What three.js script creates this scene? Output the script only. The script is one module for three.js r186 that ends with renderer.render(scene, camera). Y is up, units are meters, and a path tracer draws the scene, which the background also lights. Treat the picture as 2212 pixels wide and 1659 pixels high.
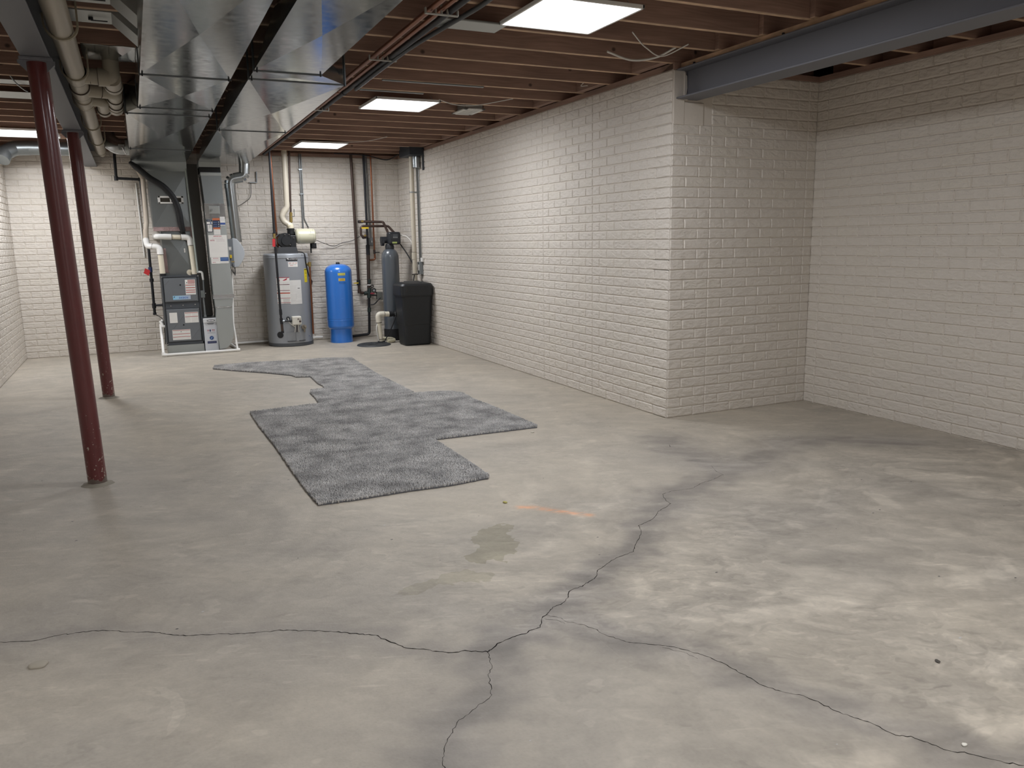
import * as THREE from 'three';
import { RoundedBoxGeometry } from 'three/addons/geometries/RoundedBoxGeometry.js';
import { RectAreaLightUniformsLib } from 'three/addons/lights/RectAreaLightUniformsLib.js';
import { mergeGeometries } from 'three/addons/utils/BufferGeometryUtils.js';

// ---------------------------------------------------------------- camera, light, exposure
const scene = new THREE.Scene();
scene.background = new THREE.Color(0x000000);
const FOCAL = 1725.86, YAW = 0.4361, PITCH = 0.1782, ROLL = -0.0159;
const camera = new THREE.PerspectiveCamera(2 * Math.atan(829.5 / FOCAL) * 180 / Math.PI, 2212 / 1659, 0.05, 60);
camera.position.set(-3.5123, 1.3323, 4.8097);
{
  const f = new THREE.Vector3(Math.sin(YAW) * Math.cos(PITCH), -Math.sin(PITCH), -Math.cos(YAW) * Math.cos(PITCH));
  const r = new THREE.Vector3(Math.cos(YAW), 0, Math.sin(YAW)), u = new THREE.Vector3().crossVectors(r, f);
  const r2 = r.clone().multiplyScalar(Math.cos(ROLL)).addScaledVector(u, Math.sin(ROLL));
  const u2 = u.clone().multiplyScalar(Math.cos(ROLL)).addScaledVector(r, -Math.sin(ROLL));
  camera.up.copy(u2);
  camera.quaternion.setFromRotationMatrix(new THREE.Matrix4().makeBasis(r2, u2, f.clone().negate()));
}
camera.updateMatrixWorld(true);
const renderer = new THREE.WebGLRenderer({ antialias: true });
renderer.toneMapping = THREE.LinearToneMapping;
renderer.toneMappingExposure = 1.42;
renderer.shadowMap.enabled = true;
RectAreaLightUniformsLib.init();
const PANEL_LIGHT = 26;          // luminance of a ceiling panel
const PANEL_GLOW = 3;            // what the eye sees of its diffuser
const PANEL_COLOR = 0xf8faff;
// centres of the lit ceiling panels: three over the open bay, one by the left wall, two behind the camera, and a last unseen one added for fill
const PANELS = [[-1.30, 0.86], [-1.31, -2.14], [-1.34, -5.24], [-4.40, -5.10], [-1.30, 3.86], [-4.08, 3.6], [-1.30, 6.8]];

// ---------------------------------------------------------------- dimensions (metres)
const L = 6.434, WL = 4.790, W2 = 1.361, H = 2.482, ZF = 7.6;   // back wall, left wall, return, wall top, front wall
const COURSE = 0.07315, H0 = 0.0747, BR = 0.2242;               // brick course height, first course top, brick length
const JB = 2.523, JD = 0.235;                                   // joist underside and depth

// ---------------------------------------------------------------- helpers
let seed = 12345;
const rnd = () => { seed = (seed * 1664525 + 1013904223) >>> 0; return seed / 4294967296; };
const rr = (a, b) => a + (b - a) * rnd();
const V = (x, y, z) => new THREE.Vector3(x, y, z);
const clamp = (v, a = 0, b = 1) => Math.min(b, Math.max(a, v));
const sstep = (a, b, x) => { const t = clamp((x - a) / (b - a)); return t * t * (3 - 2 * t); };
const PERM = new Uint8Array(512), GX = new Float32Array(256), GY = new Float32Array(256);
for (let i = 0; i < 256; i++) { PERM[i] = i; const a = rnd() * 6.28318; GX[i] = Math.cos(a); GY[i] = Math.sin(a); }
for (let i = 255; i > 0; i--) { const j = (rnd() * (i + 1)) | 0; const t = PERM[i]; PERM[i] = PERM[j]; PERM[j] = t; }
for (let i = 0; i < 256; i++) PERM[256 + i] = PERM[i];
function noise(x, y, p = 256) {                                  // gradient noise, periodic in p
  const xf = Math.floor(x), yf = Math.floor(y), fx = x - xf, fy = y - yf;
  const m = p; let x0 = ((xf % m) + m) % m, y0 = ((yf % m) + m) % m; const x1 = (x0 + 1) % m, y1 = (y0 + 1) % m;
  x0 &= 255; y0 &= 255;
  const a = PERM[PERM[x0] + y0], b = PERM[PERM[x1 & 255] + y0], c = PERM[PERM[x0] + (y1 & 255)], d = PERM[PERM[x1 & 255] + (y1 & 255)];
  const u = fx * fx * fx * (fx * (fx * 6 - 15) + 10), v = fy * fy * fy * (fy * (fy * 6 - 15) + 10);
  const n00 = GX[a] * fx + GY[a] * fy, n10 = GX[b] * (fx - 1) + GY[b] * fy, n01 = GX[c] * fx + GY[c] * (fy - 1), n11 = GX[d] * (fx - 1) + GY[d] * (fy - 1);
  return 1.5 * (n00 + u * (n10 - n00) + v * (n01 + u * (n11 - n01) - n00 - u * (n10 - n00)));
}
function fbm(x, y, o = 4, p = 256) { let s = 0, a = 0.5; for (let i = 0; i < o; i++) { s += a * noise(x, y, p); x = x * 2 + 17 * (p === 256); y = y * 2 + 31 * (p === 256); a *= 0.5; p = Math.min(256, p * 2); } return s; }
function dataTex(w, h, fn, { srgb = false, rx = 1, ry = 1 } = {}) {
  const d = new Uint8Array(w * h * 4);
  for (let j = 0; j < h; j++) for (let i = 0; i < w; i++) {
    const c = fn((i + 0.5) / w, (j + 0.5) / h), k = (j * w + i) * 4;
    if (typeof c === 'number') d[k] = d[k + 1] = d[k + 2] = clamp(c) * 255; else { d[k] = clamp(c[0] / 255) * 255; d[k + 1] = clamp(c[1] / 255) * 255; d[k + 2] = clamp(c[2] / 255) * 255; }
    d[k + 3] = 255;
  }
  const t = new THREE.DataTexture(d, w, h, THREE.RGBAFormat); t.magFilter = THREE.LinearFilter; t.minFilter = THREE.LinearMipmapLinearFilter; t.generateMipmaps = true;
  t.wrapS = t.wrapT = THREE.RepeatWrapping; t.repeat.set(rx, ry); if (srgb) t.colorSpace = THREE.SRGBColorSpace; t.needsUpdate = true; return t;
}
function canvasTex(w, h, draw) {
  const c = document.createElement('canvas'); c.width = w; c.height = h; const g = c.getContext('2d'); draw(g, w, h);
  const t = new THREE.CanvasTexture(c); t.colorSpace = THREE.SRGBColorSpace; t.anisotropy = 4; return t;
}
const std = (color, rough = 0.6, metal = 0, extra = {}) => new THREE.MeshStandardMaterial({ color, roughness: rough, metalness: metal, ...extra });
const phys = (color, rough, metal, extra = {}) => new THREE.MeshPhysicalMaterial({ color, roughness: rough, metalness: metal, ...extra });

const used = {};
const numbered = n => { const k = used[n] = (used[n] ?? -1) + 1; return k ? `${n}_${String(k).padStart(3, '0')}` : n; };
function shadow(m) { m.castShadow = m.receiveShadow = true; return m; }
function tag(o, label, category, group) { o.userData.label = label; o.userData.category = category; if (group) o.userData.group = group; return o; }
function thing(name, label, category, pos = [0, 0, 0], group) {
  const o = new THREE.Group(); o.name = numbered(name); o.position.set(...pos); scene.add(o); return tag(o, label, category, group);
}
const SPLIT = new Set('vent_collar coupling fitting glue_ring screw pipe elbow conduit wires foil_tape tank_tee seam sill_plate rim_board riser hub switch_pipe'.split(' '));
function part(name, geo, mat, parent, label) {
  if (Array.isArray(geo) && SPLIT.has(name)) { let last; for (const g of geo) last = part(name, g, mat, parent, label); return last; }
  const m = shadow(new THREE.Mesh(Array.isArray(geo) ? merge(geo) : geo, mat)); m.name = name; parent.add(m); if (label) m.userData.label = label; return m;
}
function solo(name, geo, mat, label, category, group) {
  const m = shadow(new THREE.Mesh(Array.isArray(geo) ? merge(geo) : geo, mat)); m.name = numbered(name); scene.add(m); return tag(m, label, category, group);
}
function structure(name) { const o = new THREE.Group(); o.name = name; o.userData.kind = 'structure'; scene.add(o); return o; }
function merge(list) {
  const out = list.map(g => { g = g.index ? g.toNonIndexed() : g; for (const k of Object.keys(g.attributes)) if (!['position', 'normal', 'uv'].includes(k)) g.deleteAttribute(k); return g; });
  return out.length === 1 ? out[0] : mergeGeometries(out, false);
}
function boxUV(g) {                                               // uv in metres, by the face's main direction
  const p = g.attributes.position, n = g.attributes.normal, uv = new Float32Array(p.count * 2);
  for (let i = 0; i < p.count; i++) {
    const ax = Math.abs(n.getX(i)), ay = Math.abs(n.getY(i)), az = Math.abs(n.getZ(i));
    if (ay >= ax && ay >= az) { uv[2 * i] = p.getX(i); uv[2 * i + 1] = p.getZ(i); }
    else if (ax >= az) { uv[2 * i] = p.getZ(i); uv[2 * i + 1] = p.getY(i); }
    else { uv[2 * i] = p.getX(i); uv[2 * i + 1] = p.getY(i); }
  }
  g.setAttribute('uv', new THREE.BufferAttribute(uv, 2)); return g;
}
const bx = (x0, x1, y0, y1, z0, z1) => boxUV(new THREE.BoxGeometry(x1 - x0, y1 - y0, z1 - z0).translate((x0 + x1) / 2, (y0 + y1) / 2, (z0 + z1) / 2));
const rb = (x0, x1, y0, y1, z0, z1, r = 0.004, s = 2) => boxUV(new RoundedBoxGeometry(x1 - x0, y1 - y0, z1 - z0, s, Math.min(r, (x1 - x0) / 2.01, (y1 - y0) / 2.01, (z1 - z0) / 2.01)).translate((x0 + x1) / 2, (y0 + y1) / 2, (z0 + z1) / 2));
// sweep a circle (or ellipse) along a polyline whose corners are filleted by bend
function fillet(pts, bend, step = 7) {
  if (!bend || pts.length < 3) return pts;
  const out = [pts[0]];
  for (let i = 1; i < pts.length - 1; i++) {
    const p = pts[i], a = pts[i - 1].clone().sub(p), b = pts[i + 1].clone().sub(p), la = a.length(), lb = b.length(); a.divideScalar(la); b.divideScalar(lb);
    const ang = Math.acos(clamp(a.dot(b), -1, 1)); if (Math.PI - ang < 0.03) { out.push(p); continue; }
    const t = Math.min(bend / Math.tan(ang / 2), la * 0.49, lb * 0.49), s = p.clone().addScaledVector(a, t), e = p.clone().addScaledVector(b, t);
    for (let k = 0; k <= step; k++) { const q = k / step; out.push(s.clone().multiplyScalar((1 - q) * (1 - q)).addScaledVector(p, 2 * q * (1 - q)).addScaledVector(e, q * q)); }
  }
  out.push(pts[pts.length - 1]); return out;
}
function sweep(pts, r, { bend = 0, n = 12, caps = true, rfn = null } = {}) {
  pts = fillet(pts, bend); const m = pts.length, pos = [], nor = [], uv = [], idx = [];
  const T = pts.map((p, i) => pts[Math.min(m - 1, i + 1)].clone().sub(pts[Math.max(0, i - 1)]).normalize());
  let N = Math.abs(T[0].y) < 0.9 ? V(0, 1, 0) : V(1, 0, 0); N.addScaledVector(T[0], -N.dot(T[0])).normalize();
  let len = 0;
  for (let i = 0; i < m; i++) {
    if (i) { len += pts[i].distanceTo(pts[i - 1]); N.addScaledVector(T[i], -N.dot(T[i])).normalize(); }
    const B = T[i].clone().cross(N), R = rfn ? rfn(i / (m - 1)) : r;
    for (let k = 0; k <= n; k++) { const a = k / n * 6.283185, c = Math.cos(a), s = Math.sin(a), d = N.clone().multiplyScalar(c).addScaledVector(B, s); pos.push(pts[i].x + d.x * R, pts[i].y + d.y * R, pts[i].z + d.z * R); nor.push(d.x, d.y, d.z); uv.push(k / n * 6.283 * r, len); }
  }
  for (let i = 0; i < m - 1; i++) for (let k = 0; k < n; k++) { const a = i * (n + 1) + k, b = a + n + 1; idx.push(a, a + 1, b, a + 1, b + 1, b); }
  if (caps) for (const e of [0, m - 1]) {
    const c = pos.length / 3, t = T[e].clone().multiplyScalar(e ? 1 : -1); pos.push(pts[e].x, pts[e].y, pts[e].z); nor.push(t.x, t.y, t.z); uv.push(0, 0);
    for (let k = 0; k <= n; k++) { const q = (e * (n + 1) + k) * 3; pos.push(pos[q], pos[q + 1], pos[q + 2]); nor.push(t.x, t.y, t.z); uv.push(0, 0); }
    for (let k = 0; k < n; k++) e ? idx.push(c, c + 1 + k, c + 2 + k) : idx.push(c, c + 2 + k, c + 1 + k);
  }
  const g = new THREE.BufferGeometry(); g.setAttribute('position', new THREE.Float32BufferAttribute(pos, 3)); g.setAttribute('normal', new THREE.Float32BufferAttribute(nor, 3)); g.setAttribute('uv', new THREE.Float32BufferAttribute(uv, 2)); g.setIndex(idx); return g;
}
const rod = (a, b, r, n = 12) => sweep([V(...a), V(...b)], r, { n });
const tube = (pts, r, o = {}) => sweep(pts.map(p => V(...p)), r, o);
const spline = (pts, k = 10) => new THREE.CatmullRomCurve3(pts.map(p => V(...p)), false, 'centripetal').getPoints(pts.length * k);
const lathe = (prof, n = 40) => new THREE.LatheGeometry(prof.map(p => new THREE.Vector2(p[0], p[1])), n);
function poly(points, depth, bevel = 0) {                          // extruded outline, xy
  const s = new THREE.Shape(points.map(p => new THREE.Vector2(p[0], p[1])));
  return new THREE.ExtrudeGeometry(s, { depth, bevelEnabled: bevel > 0, bevelSize: bevel, bevelThickness: bevel, bevelSegments: 2, steps: 1 });
}
// a general eight-cornered box: bottom quad b[4], top quad t[4], each listed the same way round
function hexa(b, t) {
  const P = [...b, ...t].map(p => V(...p)), F = [[0, 3, 2, 1], [4, 5, 6, 7], [0, 1, 5, 4], [1, 2, 6, 5], [2, 3, 7, 6], [3, 0, 4, 7]], c = V(0, 0, 0); P.forEach(p => c.addScaledVector(p, 1 / 8));
  const pos = []; for (const f of F) { let [a, d, e, g] = f.map(i => P[i]); const nrm = d.clone().sub(a).cross(e.clone().sub(a)); if (nrm.dot(a.clone().sub(c)) < 0) [d, g] = [g, d]; for (const q of [a, d, e, a, e, g]) pos.push(q.x, q.y, q.z); }
  const o = new THREE.BufferGeometry(); o.setAttribute('position', new THREE.Float32BufferAttribute(pos, 3)); o.computeVertexNormals(); return boxUV(o);
}
// sheet-metal box whose panels are cross-broken: each face is four triangles rising to a low point in its middle
function crossbreak(b, t, rise = 0.006, ends = true) {
  const P = [...b, ...t].map(p => V(...p)), F = [[0, 3, 2, 1], [4, 5, 6, 7], [1, 2, 6, 5], [3, 0, 4, 7]]; if (ends) F.push([0, 1, 5, 4], [2, 3, 7, 6]);
  const c = V(0, 0, 0); P.forEach(p => c.addScaledVector(p, 1 / 8)); const pos = [];
  for (const f of F) {
    const q = f.map(i => P[i]), m = V(0, 0, 0); q.forEach(p => m.addScaledVector(p, 0.25)); const nr = q[1].clone().sub(q[0]).cross(q[2].clone().sub(q[0])).normalize(); let flip = false;
    if (nr.dot(m.clone().sub(c)) < 0) { nr.negate(); flip = true; } m.addScaledVector(nr, rise);
    for (let i = 0; i < 4; i++) { const a = q[i], d = q[(i + 1) % 4]; for (const v of flip ? [d, a, m] : [a, d, m]) pos.push(v.x, v.y, v.z); }
  }
  const o = new THREE.BufferGeometry(); o.setAttribute('position', new THREE.Float32BufferAttribute(pos, 3)); o.computeVertexNormals(); return boxUV(o);
}

// ---------------------------------------------------------------- materials
// chiselled face of the brick-pattern concrete: ragged, mostly horizontal relief (uv in metres)
const brickBump = dataTex(1024, 512, (u, v) => {
  const w = 0.35 * noise(u * 10, v * 8, 2048), a = noise(u * 18 + w, v * 30 + 2 * w), b = noise(u * 44, v * 52), r = 1 - Math.abs(noise(u * 26 + 5 + 1.3 * w, v * 40 + 2.2 * b));
  return 0.42 + 0.26 * a + 0.13 * b + 0.22 * (r - 0.6);
}, { rx: 1 / 0.9, ry: 1 / 0.6 });
const paintBump = dataTex(512, 512, (u, v) => 0.5 + 0.3 * fbm(u * 16, v * 16, 4, 16), { rx: 2, ry: 2 });
const WALL = [0xd2cbc1, 0xd3ccc2, 0xd1cac0, 0xd2cbc0].map(c => std(c, 0.62, 0, { bumpMap: brickBump, bumpScale: 0.0065 }));
const wallPlain = std(0xd1c9be, 0.65, 0, { bumpMap: paintBump, bumpScale: 0.0015 });
const woodTex = dataTex(1024, 256, (u, v) => {
  const w = 0.5 * noise(u * 6, v * 6, 64), g = noise(u * 8, v * 46 + w * 3, 64) * 0.5 + noise(u * 22 + 3, v * 120 + w * 4) * 0.3, c = fbm(u * 4, v * 4, 3, 4);
  let k = 1 + 0.16 * g + 0.16 * c; let d = 0;
  for (const [kx, ky] of [[0.13, 0.3], [0.42, 0.72], [0.66, 0.2], [0.87, 0.55], [0.55, 0.5]]) { const e = Math.hypot((u - kx) * 5, (v - ky) * 1.25); d = Math.max(d, 1 - sstep(0.012, 0.045, e)); }
  k *= 1 - 0.45 * d; return [152 * k, 124 * k, 110 * k];
}, { srgb: true, rx: 1 / 2.4, ry: 1 / 0.5 });
const woodEdgeTex = dataTex(512, 64, (u, v) => { const k = 1 + 0.16 * noise(u * 9, v * 5, 64) + 0.1 * noise(u * 40, v * 12, 64); return [196 * k, 166 * k, 137 * k]; }, { srgb: true, rx: 1 / 2.4, ry: 4 });
const wood = std(0xffffff, 0.75, 0, { map: woodTex }), woodPale = std(0xffffff, 0.75, 0, { map: woodEdgeTex });
const galvBump = dataTex(512, 512, (u, v) => 0.5 + 0.5 * fbm(u * 3, v * 3, 2, 3), { rx: 0.9, ry: 0.9 });
const galvRough = dataTex(512, 512, (u, v) => 0.62 + 0.35 * fbm(u * 12 + 3, v * 12, 4, 12), { rx: 1.6, ry: 1.6 });
const galv = std(0xa6abac, 0.24, 0.95, { bumpMap: galvBump, bumpScale: 0.0011, roughnessMap: galvRough });
const galvDull = std(0xa9adab, 0.42, 0.6, { bumpMap: galvBump, bumpScale: 0.0015 });
const drainMat = std(0xa39b8b, 0.42);
const galvGrey = std(0x868b8c, 0.36, 0.85, { bumpMap: galvBump, bumpScale: 0.0015 });
const galvPipe = std(0xa4a8a9, 0.24, 0.95, { bumpMap: galvBump, bumpScale: 0.002 });
const foilBump = dataTex(512, 512, (u, v) => { const a = noise(u * 24, v * 24, 24), b = noise(u * 60 + a, v * 60, 60); return 0.5 + 0.35 * Math.abs(a) + 0.3 * Math.abs(b); }, { rx: 6, ry: 6 });
const foil = std(0xdcdcdc, 0.14, 1, { bumpMap: foilBump, bumpScale: 0.03 });
const primer = std(0x6c6d73, 0.55, 0.1);
const pvcTan = std(0xbdb5a4, 0.40), pvcWhite = std(0xe9e8e4, 0.3), pvcCream = std(0xe2dac6, 0.32), cement = std(0x4a4038, 0.6);
const copper = std(0x8c5c44, 0.35, 0.85), copperDark = std(0x51433d, 0.45, 0.6), blackIron = std(0x25262a, 0.5, 0.3), brass = std(0xa8925a, 0.35, 0.8);
const blackPlastic = std(0x16181b, 0.42), rubber = std(0x0e0f12, 0.65), emt = std(0x8f9496, 0.35, 0.8), whiteCable = std(0xd8d6cf, 0.5), greyBox = std(0x83888a, 0.45, 0.5);
const yellow = std(0xd9b92a, 0.5), red = std(0xc02f32, 0.5), darkGap = std(0x0a0a0b, 0.9);
const furnaceGrey = std(0x6c7074, 0.42, 0.1), furnaceDark = std(0x42464b, 0.45, 0.1), chrome = std(0xd8d8d8, 0.15, 1);

// ---------------------------------------------------------------- lit ceiling panels
const panelLabels = [
  'square lit ceiling panel nearest the camera, cut by the top edge of the picture', 'square lit ceiling panel beside the small white ceiling grille',
  'square lit ceiling panel farthest back, above the blue tank and the water heater', 'lit ceiling panel by the left wall, partly hidden behind the front red column',
  'lit ceiling panel over the bay behind the camera', 'lit ceiling panel by the left wall behind the camera', 'added unseen ceiling panel at the far end behind the camera, for fill light'];
const diffuserMat = std(0xf4f4f2, 0.5, 0, { emissive: PANEL_COLOR, emissiveIntensity: PANEL_GLOW });
PANELS.forEach(([x, z], i) => {
  const y = 2.49, s = i === 3 ? 0.6 : 0.565, h = s / 2, t = thing('ceiling_light_panel', panelLabels[i], 'ceiling light', [x, y, z], 'square ceiling light panels'), fr = std(0xe4e4e0, 0.4);
  part('frame', [rb(-h, h, 0, 0.02, -h, -h + 0.012, 0.002), rb(-h, h, 0, 0.02, h - 0.012, h, 0.002), rb(-h, -h + 0.012, 0, 0.02, -h, h, 0.002), rb(h - 0.012, h, 0, 0.02, -h, h, 0.002), bx(-h + 0.01, h - 0.01, 0.014, 0.019, -h + 0.01, h - 0.01)], fr, t);
  part('diffuser', bx(-h + 0.011, h - 0.011, 0.006, 0.012, -h + 0.011, h - 0.011), diffuserMat, t);
  part('driver_box', rb(-0.09, 0.09, 0.019, 0.05, -0.05, 0.05, 0.003), greyBox, t);
  for (const [a, b] of [[-1, -1], [1, -1], [1, 1], [-1, 1]]) part('hanging_wire', rod([a * (h - 0.05), 0.018, b * (h - 0.05)], [a * (h - 0.08), JB - y + 0.02, b * (h - 0.05)], 0.002, 6), emt, t);
  const l = new THREE.RectAreaLight(PANEL_COLOR, PANEL_LIGHT, s - 0.03, s - 0.03); l.position.set(0, -0.004, 0); l.rotation.x = -Math.PI / 2; l.name = 'panel_light'; t.add(l);
});

// ---------------------------------------------------------------- floor
const CR = {
  left: [[-4.3, 1.70], [-4.042, 1.752], [-3.935, 1.792], [-3.866, 1.785], [-3.765, 1.802], [-3.720, 1.819], [-3.639, 1.874], [-3.580, 1.901], [-3.504, 1.963], [-3.464, 1.992], [-3.347, 2.035], [-3.289, 2.066], [-3.161, 2.102], [-3.031, 2.172], [-2.955, 2.228], [-2.873, 2.288], [-2.832, 2.371], [-2.809, 2.413], [-2.729, 2.477], [-2.687, 2.515], [-2.634, 2.526], [-2.569, 2.568]],
  mid: [[-2.569, 2.568], [-2.520, 2.533], [-2.457, 2.512], [-2.399, 2.512], [-2.381, 2.499], [-2.338, 2.492], [-2.295, 2.429], [-2.268, 2.415], [-2.237, 2.384], [-2.178, 2.364], [-2.133, 2.328], [-2.117, 2.298], [-2.101, 2.283], [-2.042, 2.269], [-1.952, 2.224], [-1.907, 2.167], [-1.861, 2.141], [-1.782, 2.096], [-1.667, 2.065], [-1.626, 2.012], [-1.559, 1.949], [-1.504, 1.885], [-1.470, 1.811]],
  up: [[-1.470, 1.811], [-1.368, 1.771], [-1.320, 1.738], [-1.273, 1.691], [-1.144, 1.622], [-1.140, 1.572], [-1.093, 1.476], [-1.027, 1.455], [-0.894, 1.468], [-0.795, 1.417], [-0.696, 1.393], [-0.580, 1.345], [-0.575, 1.282], [-0.527, 1.171]],
  right: [[-2.28, 2.42], [-2.243, 2.469], [-2.242, 2.495], [-2.215, 2.520], [-2.196, 2.548], [-2.172, 2.601], [-2.171, 2.632], [-2.152, 2.666], [-2.126, 2.718], [-2.087, 2.750], [-2.053, 2.774], [-1.999, 2.824], [-1.970, 2.874], [-1.944, 2.918], [-1.926, 2.996], [-1.913, 3.090], [-1.910, 3.125], [-1.886, 3.168], [-1.843, 3.220], [-1.826, 3.271], [-1.813, 3.335], [-1.794, 3.365], [-1.777, 3.401], [-1.762, 3.470], [-1.731, 3.492], [-1.709, 3.542], [-1.696, 3.580], [-1.666, 3.601], [-1.643, 3.637], [-1.612, 3.672], [-1.58, 3.702], [-1.5, 3.8]],
  down: [[-2.569, 2.568], [-2.585, 2.619], [-2.595, 2.657], [-2.622, 2.693], [-2.640, 2.740], [-2.648, 2.775], [-2.673, 2.819], [-2.703, 2.829], [-2.751, 2.859], [-2.804, 2.886], [-2.829, 2.923], [-2.862, 2.956], [-2.885, 2.999], [-2.899, 3.027], [-2.903, 3.056], [-2.93, 3.15]],
  faint: [[-0.527, 1.171], [-0.479, 1.016], [-0.474, 0.866], [-0.476, 0.702], [-0.368, 0.522]],
};
function segDist(x, z, pl) { let d = 9; for (let i = 0; i < pl.length - 1; i++) { const [ax, az] = pl[i], [bx_, bz] = pl[i + 1], dx = bx_ - ax, dz = bz - az, t = clamp(((x - ax) * dx + (z - az) * dz) / (dx * dx + dz * dz)); const e = Math.hypot(x - ax - dx * t, z - az - dz * t); if (e < d) d = e; } return d; }
// coarse field of how stained the concrete is around the cracks, read back bilinearly
const GX0 = -5, GZ0 = -7, GS = 0.04, GW = 170, GH = 310, crackField = new Float32Array(GW * GH);
for (let j = 0; j < GH; j++) for (let i = 0; i < GW; i++) {
  const x = GX0 + i * GS, z = GZ0 + j * GS; if (z < -0.5 || z > 4.9) continue;
  let s = 0; const g = (d, w) => Math.exp(-d * d / (w * w));
  s = Math.max(s, 0.45 * g(segDist(x, z, CR.left), 0.07), 0.9 * g(segDist(x, z, CR.mid), 0.10), 0.75 * g(segDist(x, z, CR.up), 0.12), 0.75 * g(segDist(x, z, CR.right), 0.10), 0.8 * g(segDist(x, z, CR.down), 0.11), 0.7 * g(segDist(x, z, CR.faint), 0.16));
  s = Math.max(s, 0.7 * g(segDist(x, z, [[-0.45, 1.25], [-0.1, 1.15], [0.2, 0.95], [0.55, 1.05], [0.9, 1.3]]), 0.16));
  crackField[j * GW + i] = s;
}
function stainAt(x, z) { const a = clamp((x - GX0) / GS, 0, GW - 2), b = clamp((z - GZ0) / GS, 0, GH - 2), i = a | 0, j = b | 0, u = a - i, v = b - j, k = j * GW + i; return (crackField[k] * (1 - u) + crackField[k + 1] * u) * (1 - v) + (crackField[k + GW] * (1 - u) + crackField[k + GW + 1] * u) * v; }
const inPoly = (x, z, p) => { let c = false; for (let i = 0, j = p.length - 1; i < p.length; j = i++) if ((p[i][1] > z) !== (p[j][1] > z) && x < (p[j][0] - p[i][0]) * (z - p[i][1]) / (p[j][1] - p[i][1]) + p[i][0]) c = !c; return c; };
const SPILL = [[-2.238, 1.616], [-2.17, 1.53], [-2.048, 1.482], [-1.99, 1.53], [-2.02, 1.60], [-2.06, 1.63], [-2.05, 1.69], [-2.08, 1.76], [-2.12, 1.85], [-2.17, 1.84], [-2.20, 1.93], [-2.244, 1.858], [-2.312, 1.892], [-2.342, 1.771], [-2.24, 1.72]];
const SPILL2 = [[-2.72, 2.01], [-2.62, 1.95], [-2.52, 1.93], [-2.44, 1.90], [-2.36, 1.93], [-2.30, 2.0], [-2.34, 2.07], [-2.44, 2.02], [-2.54, 2.01], [-2.64, 2.04]];
const DRIP = [[-3.574, 2.30], [-3.54, 2.32], [-3.505, 2.37], [-3.49, 2.44], [-3.49, 2.50], [-3.525, 2.57], [-3.55, 2.59], [-3.535, 2.53], [-3.525, 2.46], [-3.53, 2.40]];
const SCUFF = [[-1.852, 1.313], [-1.793, 1.343], [-1.715, 1.446], [-1.60, 1.575]];
const SPECKS = []; for (let i = 0; i < 150; i++) SPECKS.push([rr(-4.2, 1), rr(-3, 3.8), rr(0.002, 0.006), rnd() < 0.25 ? 1 : -1]);
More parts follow.
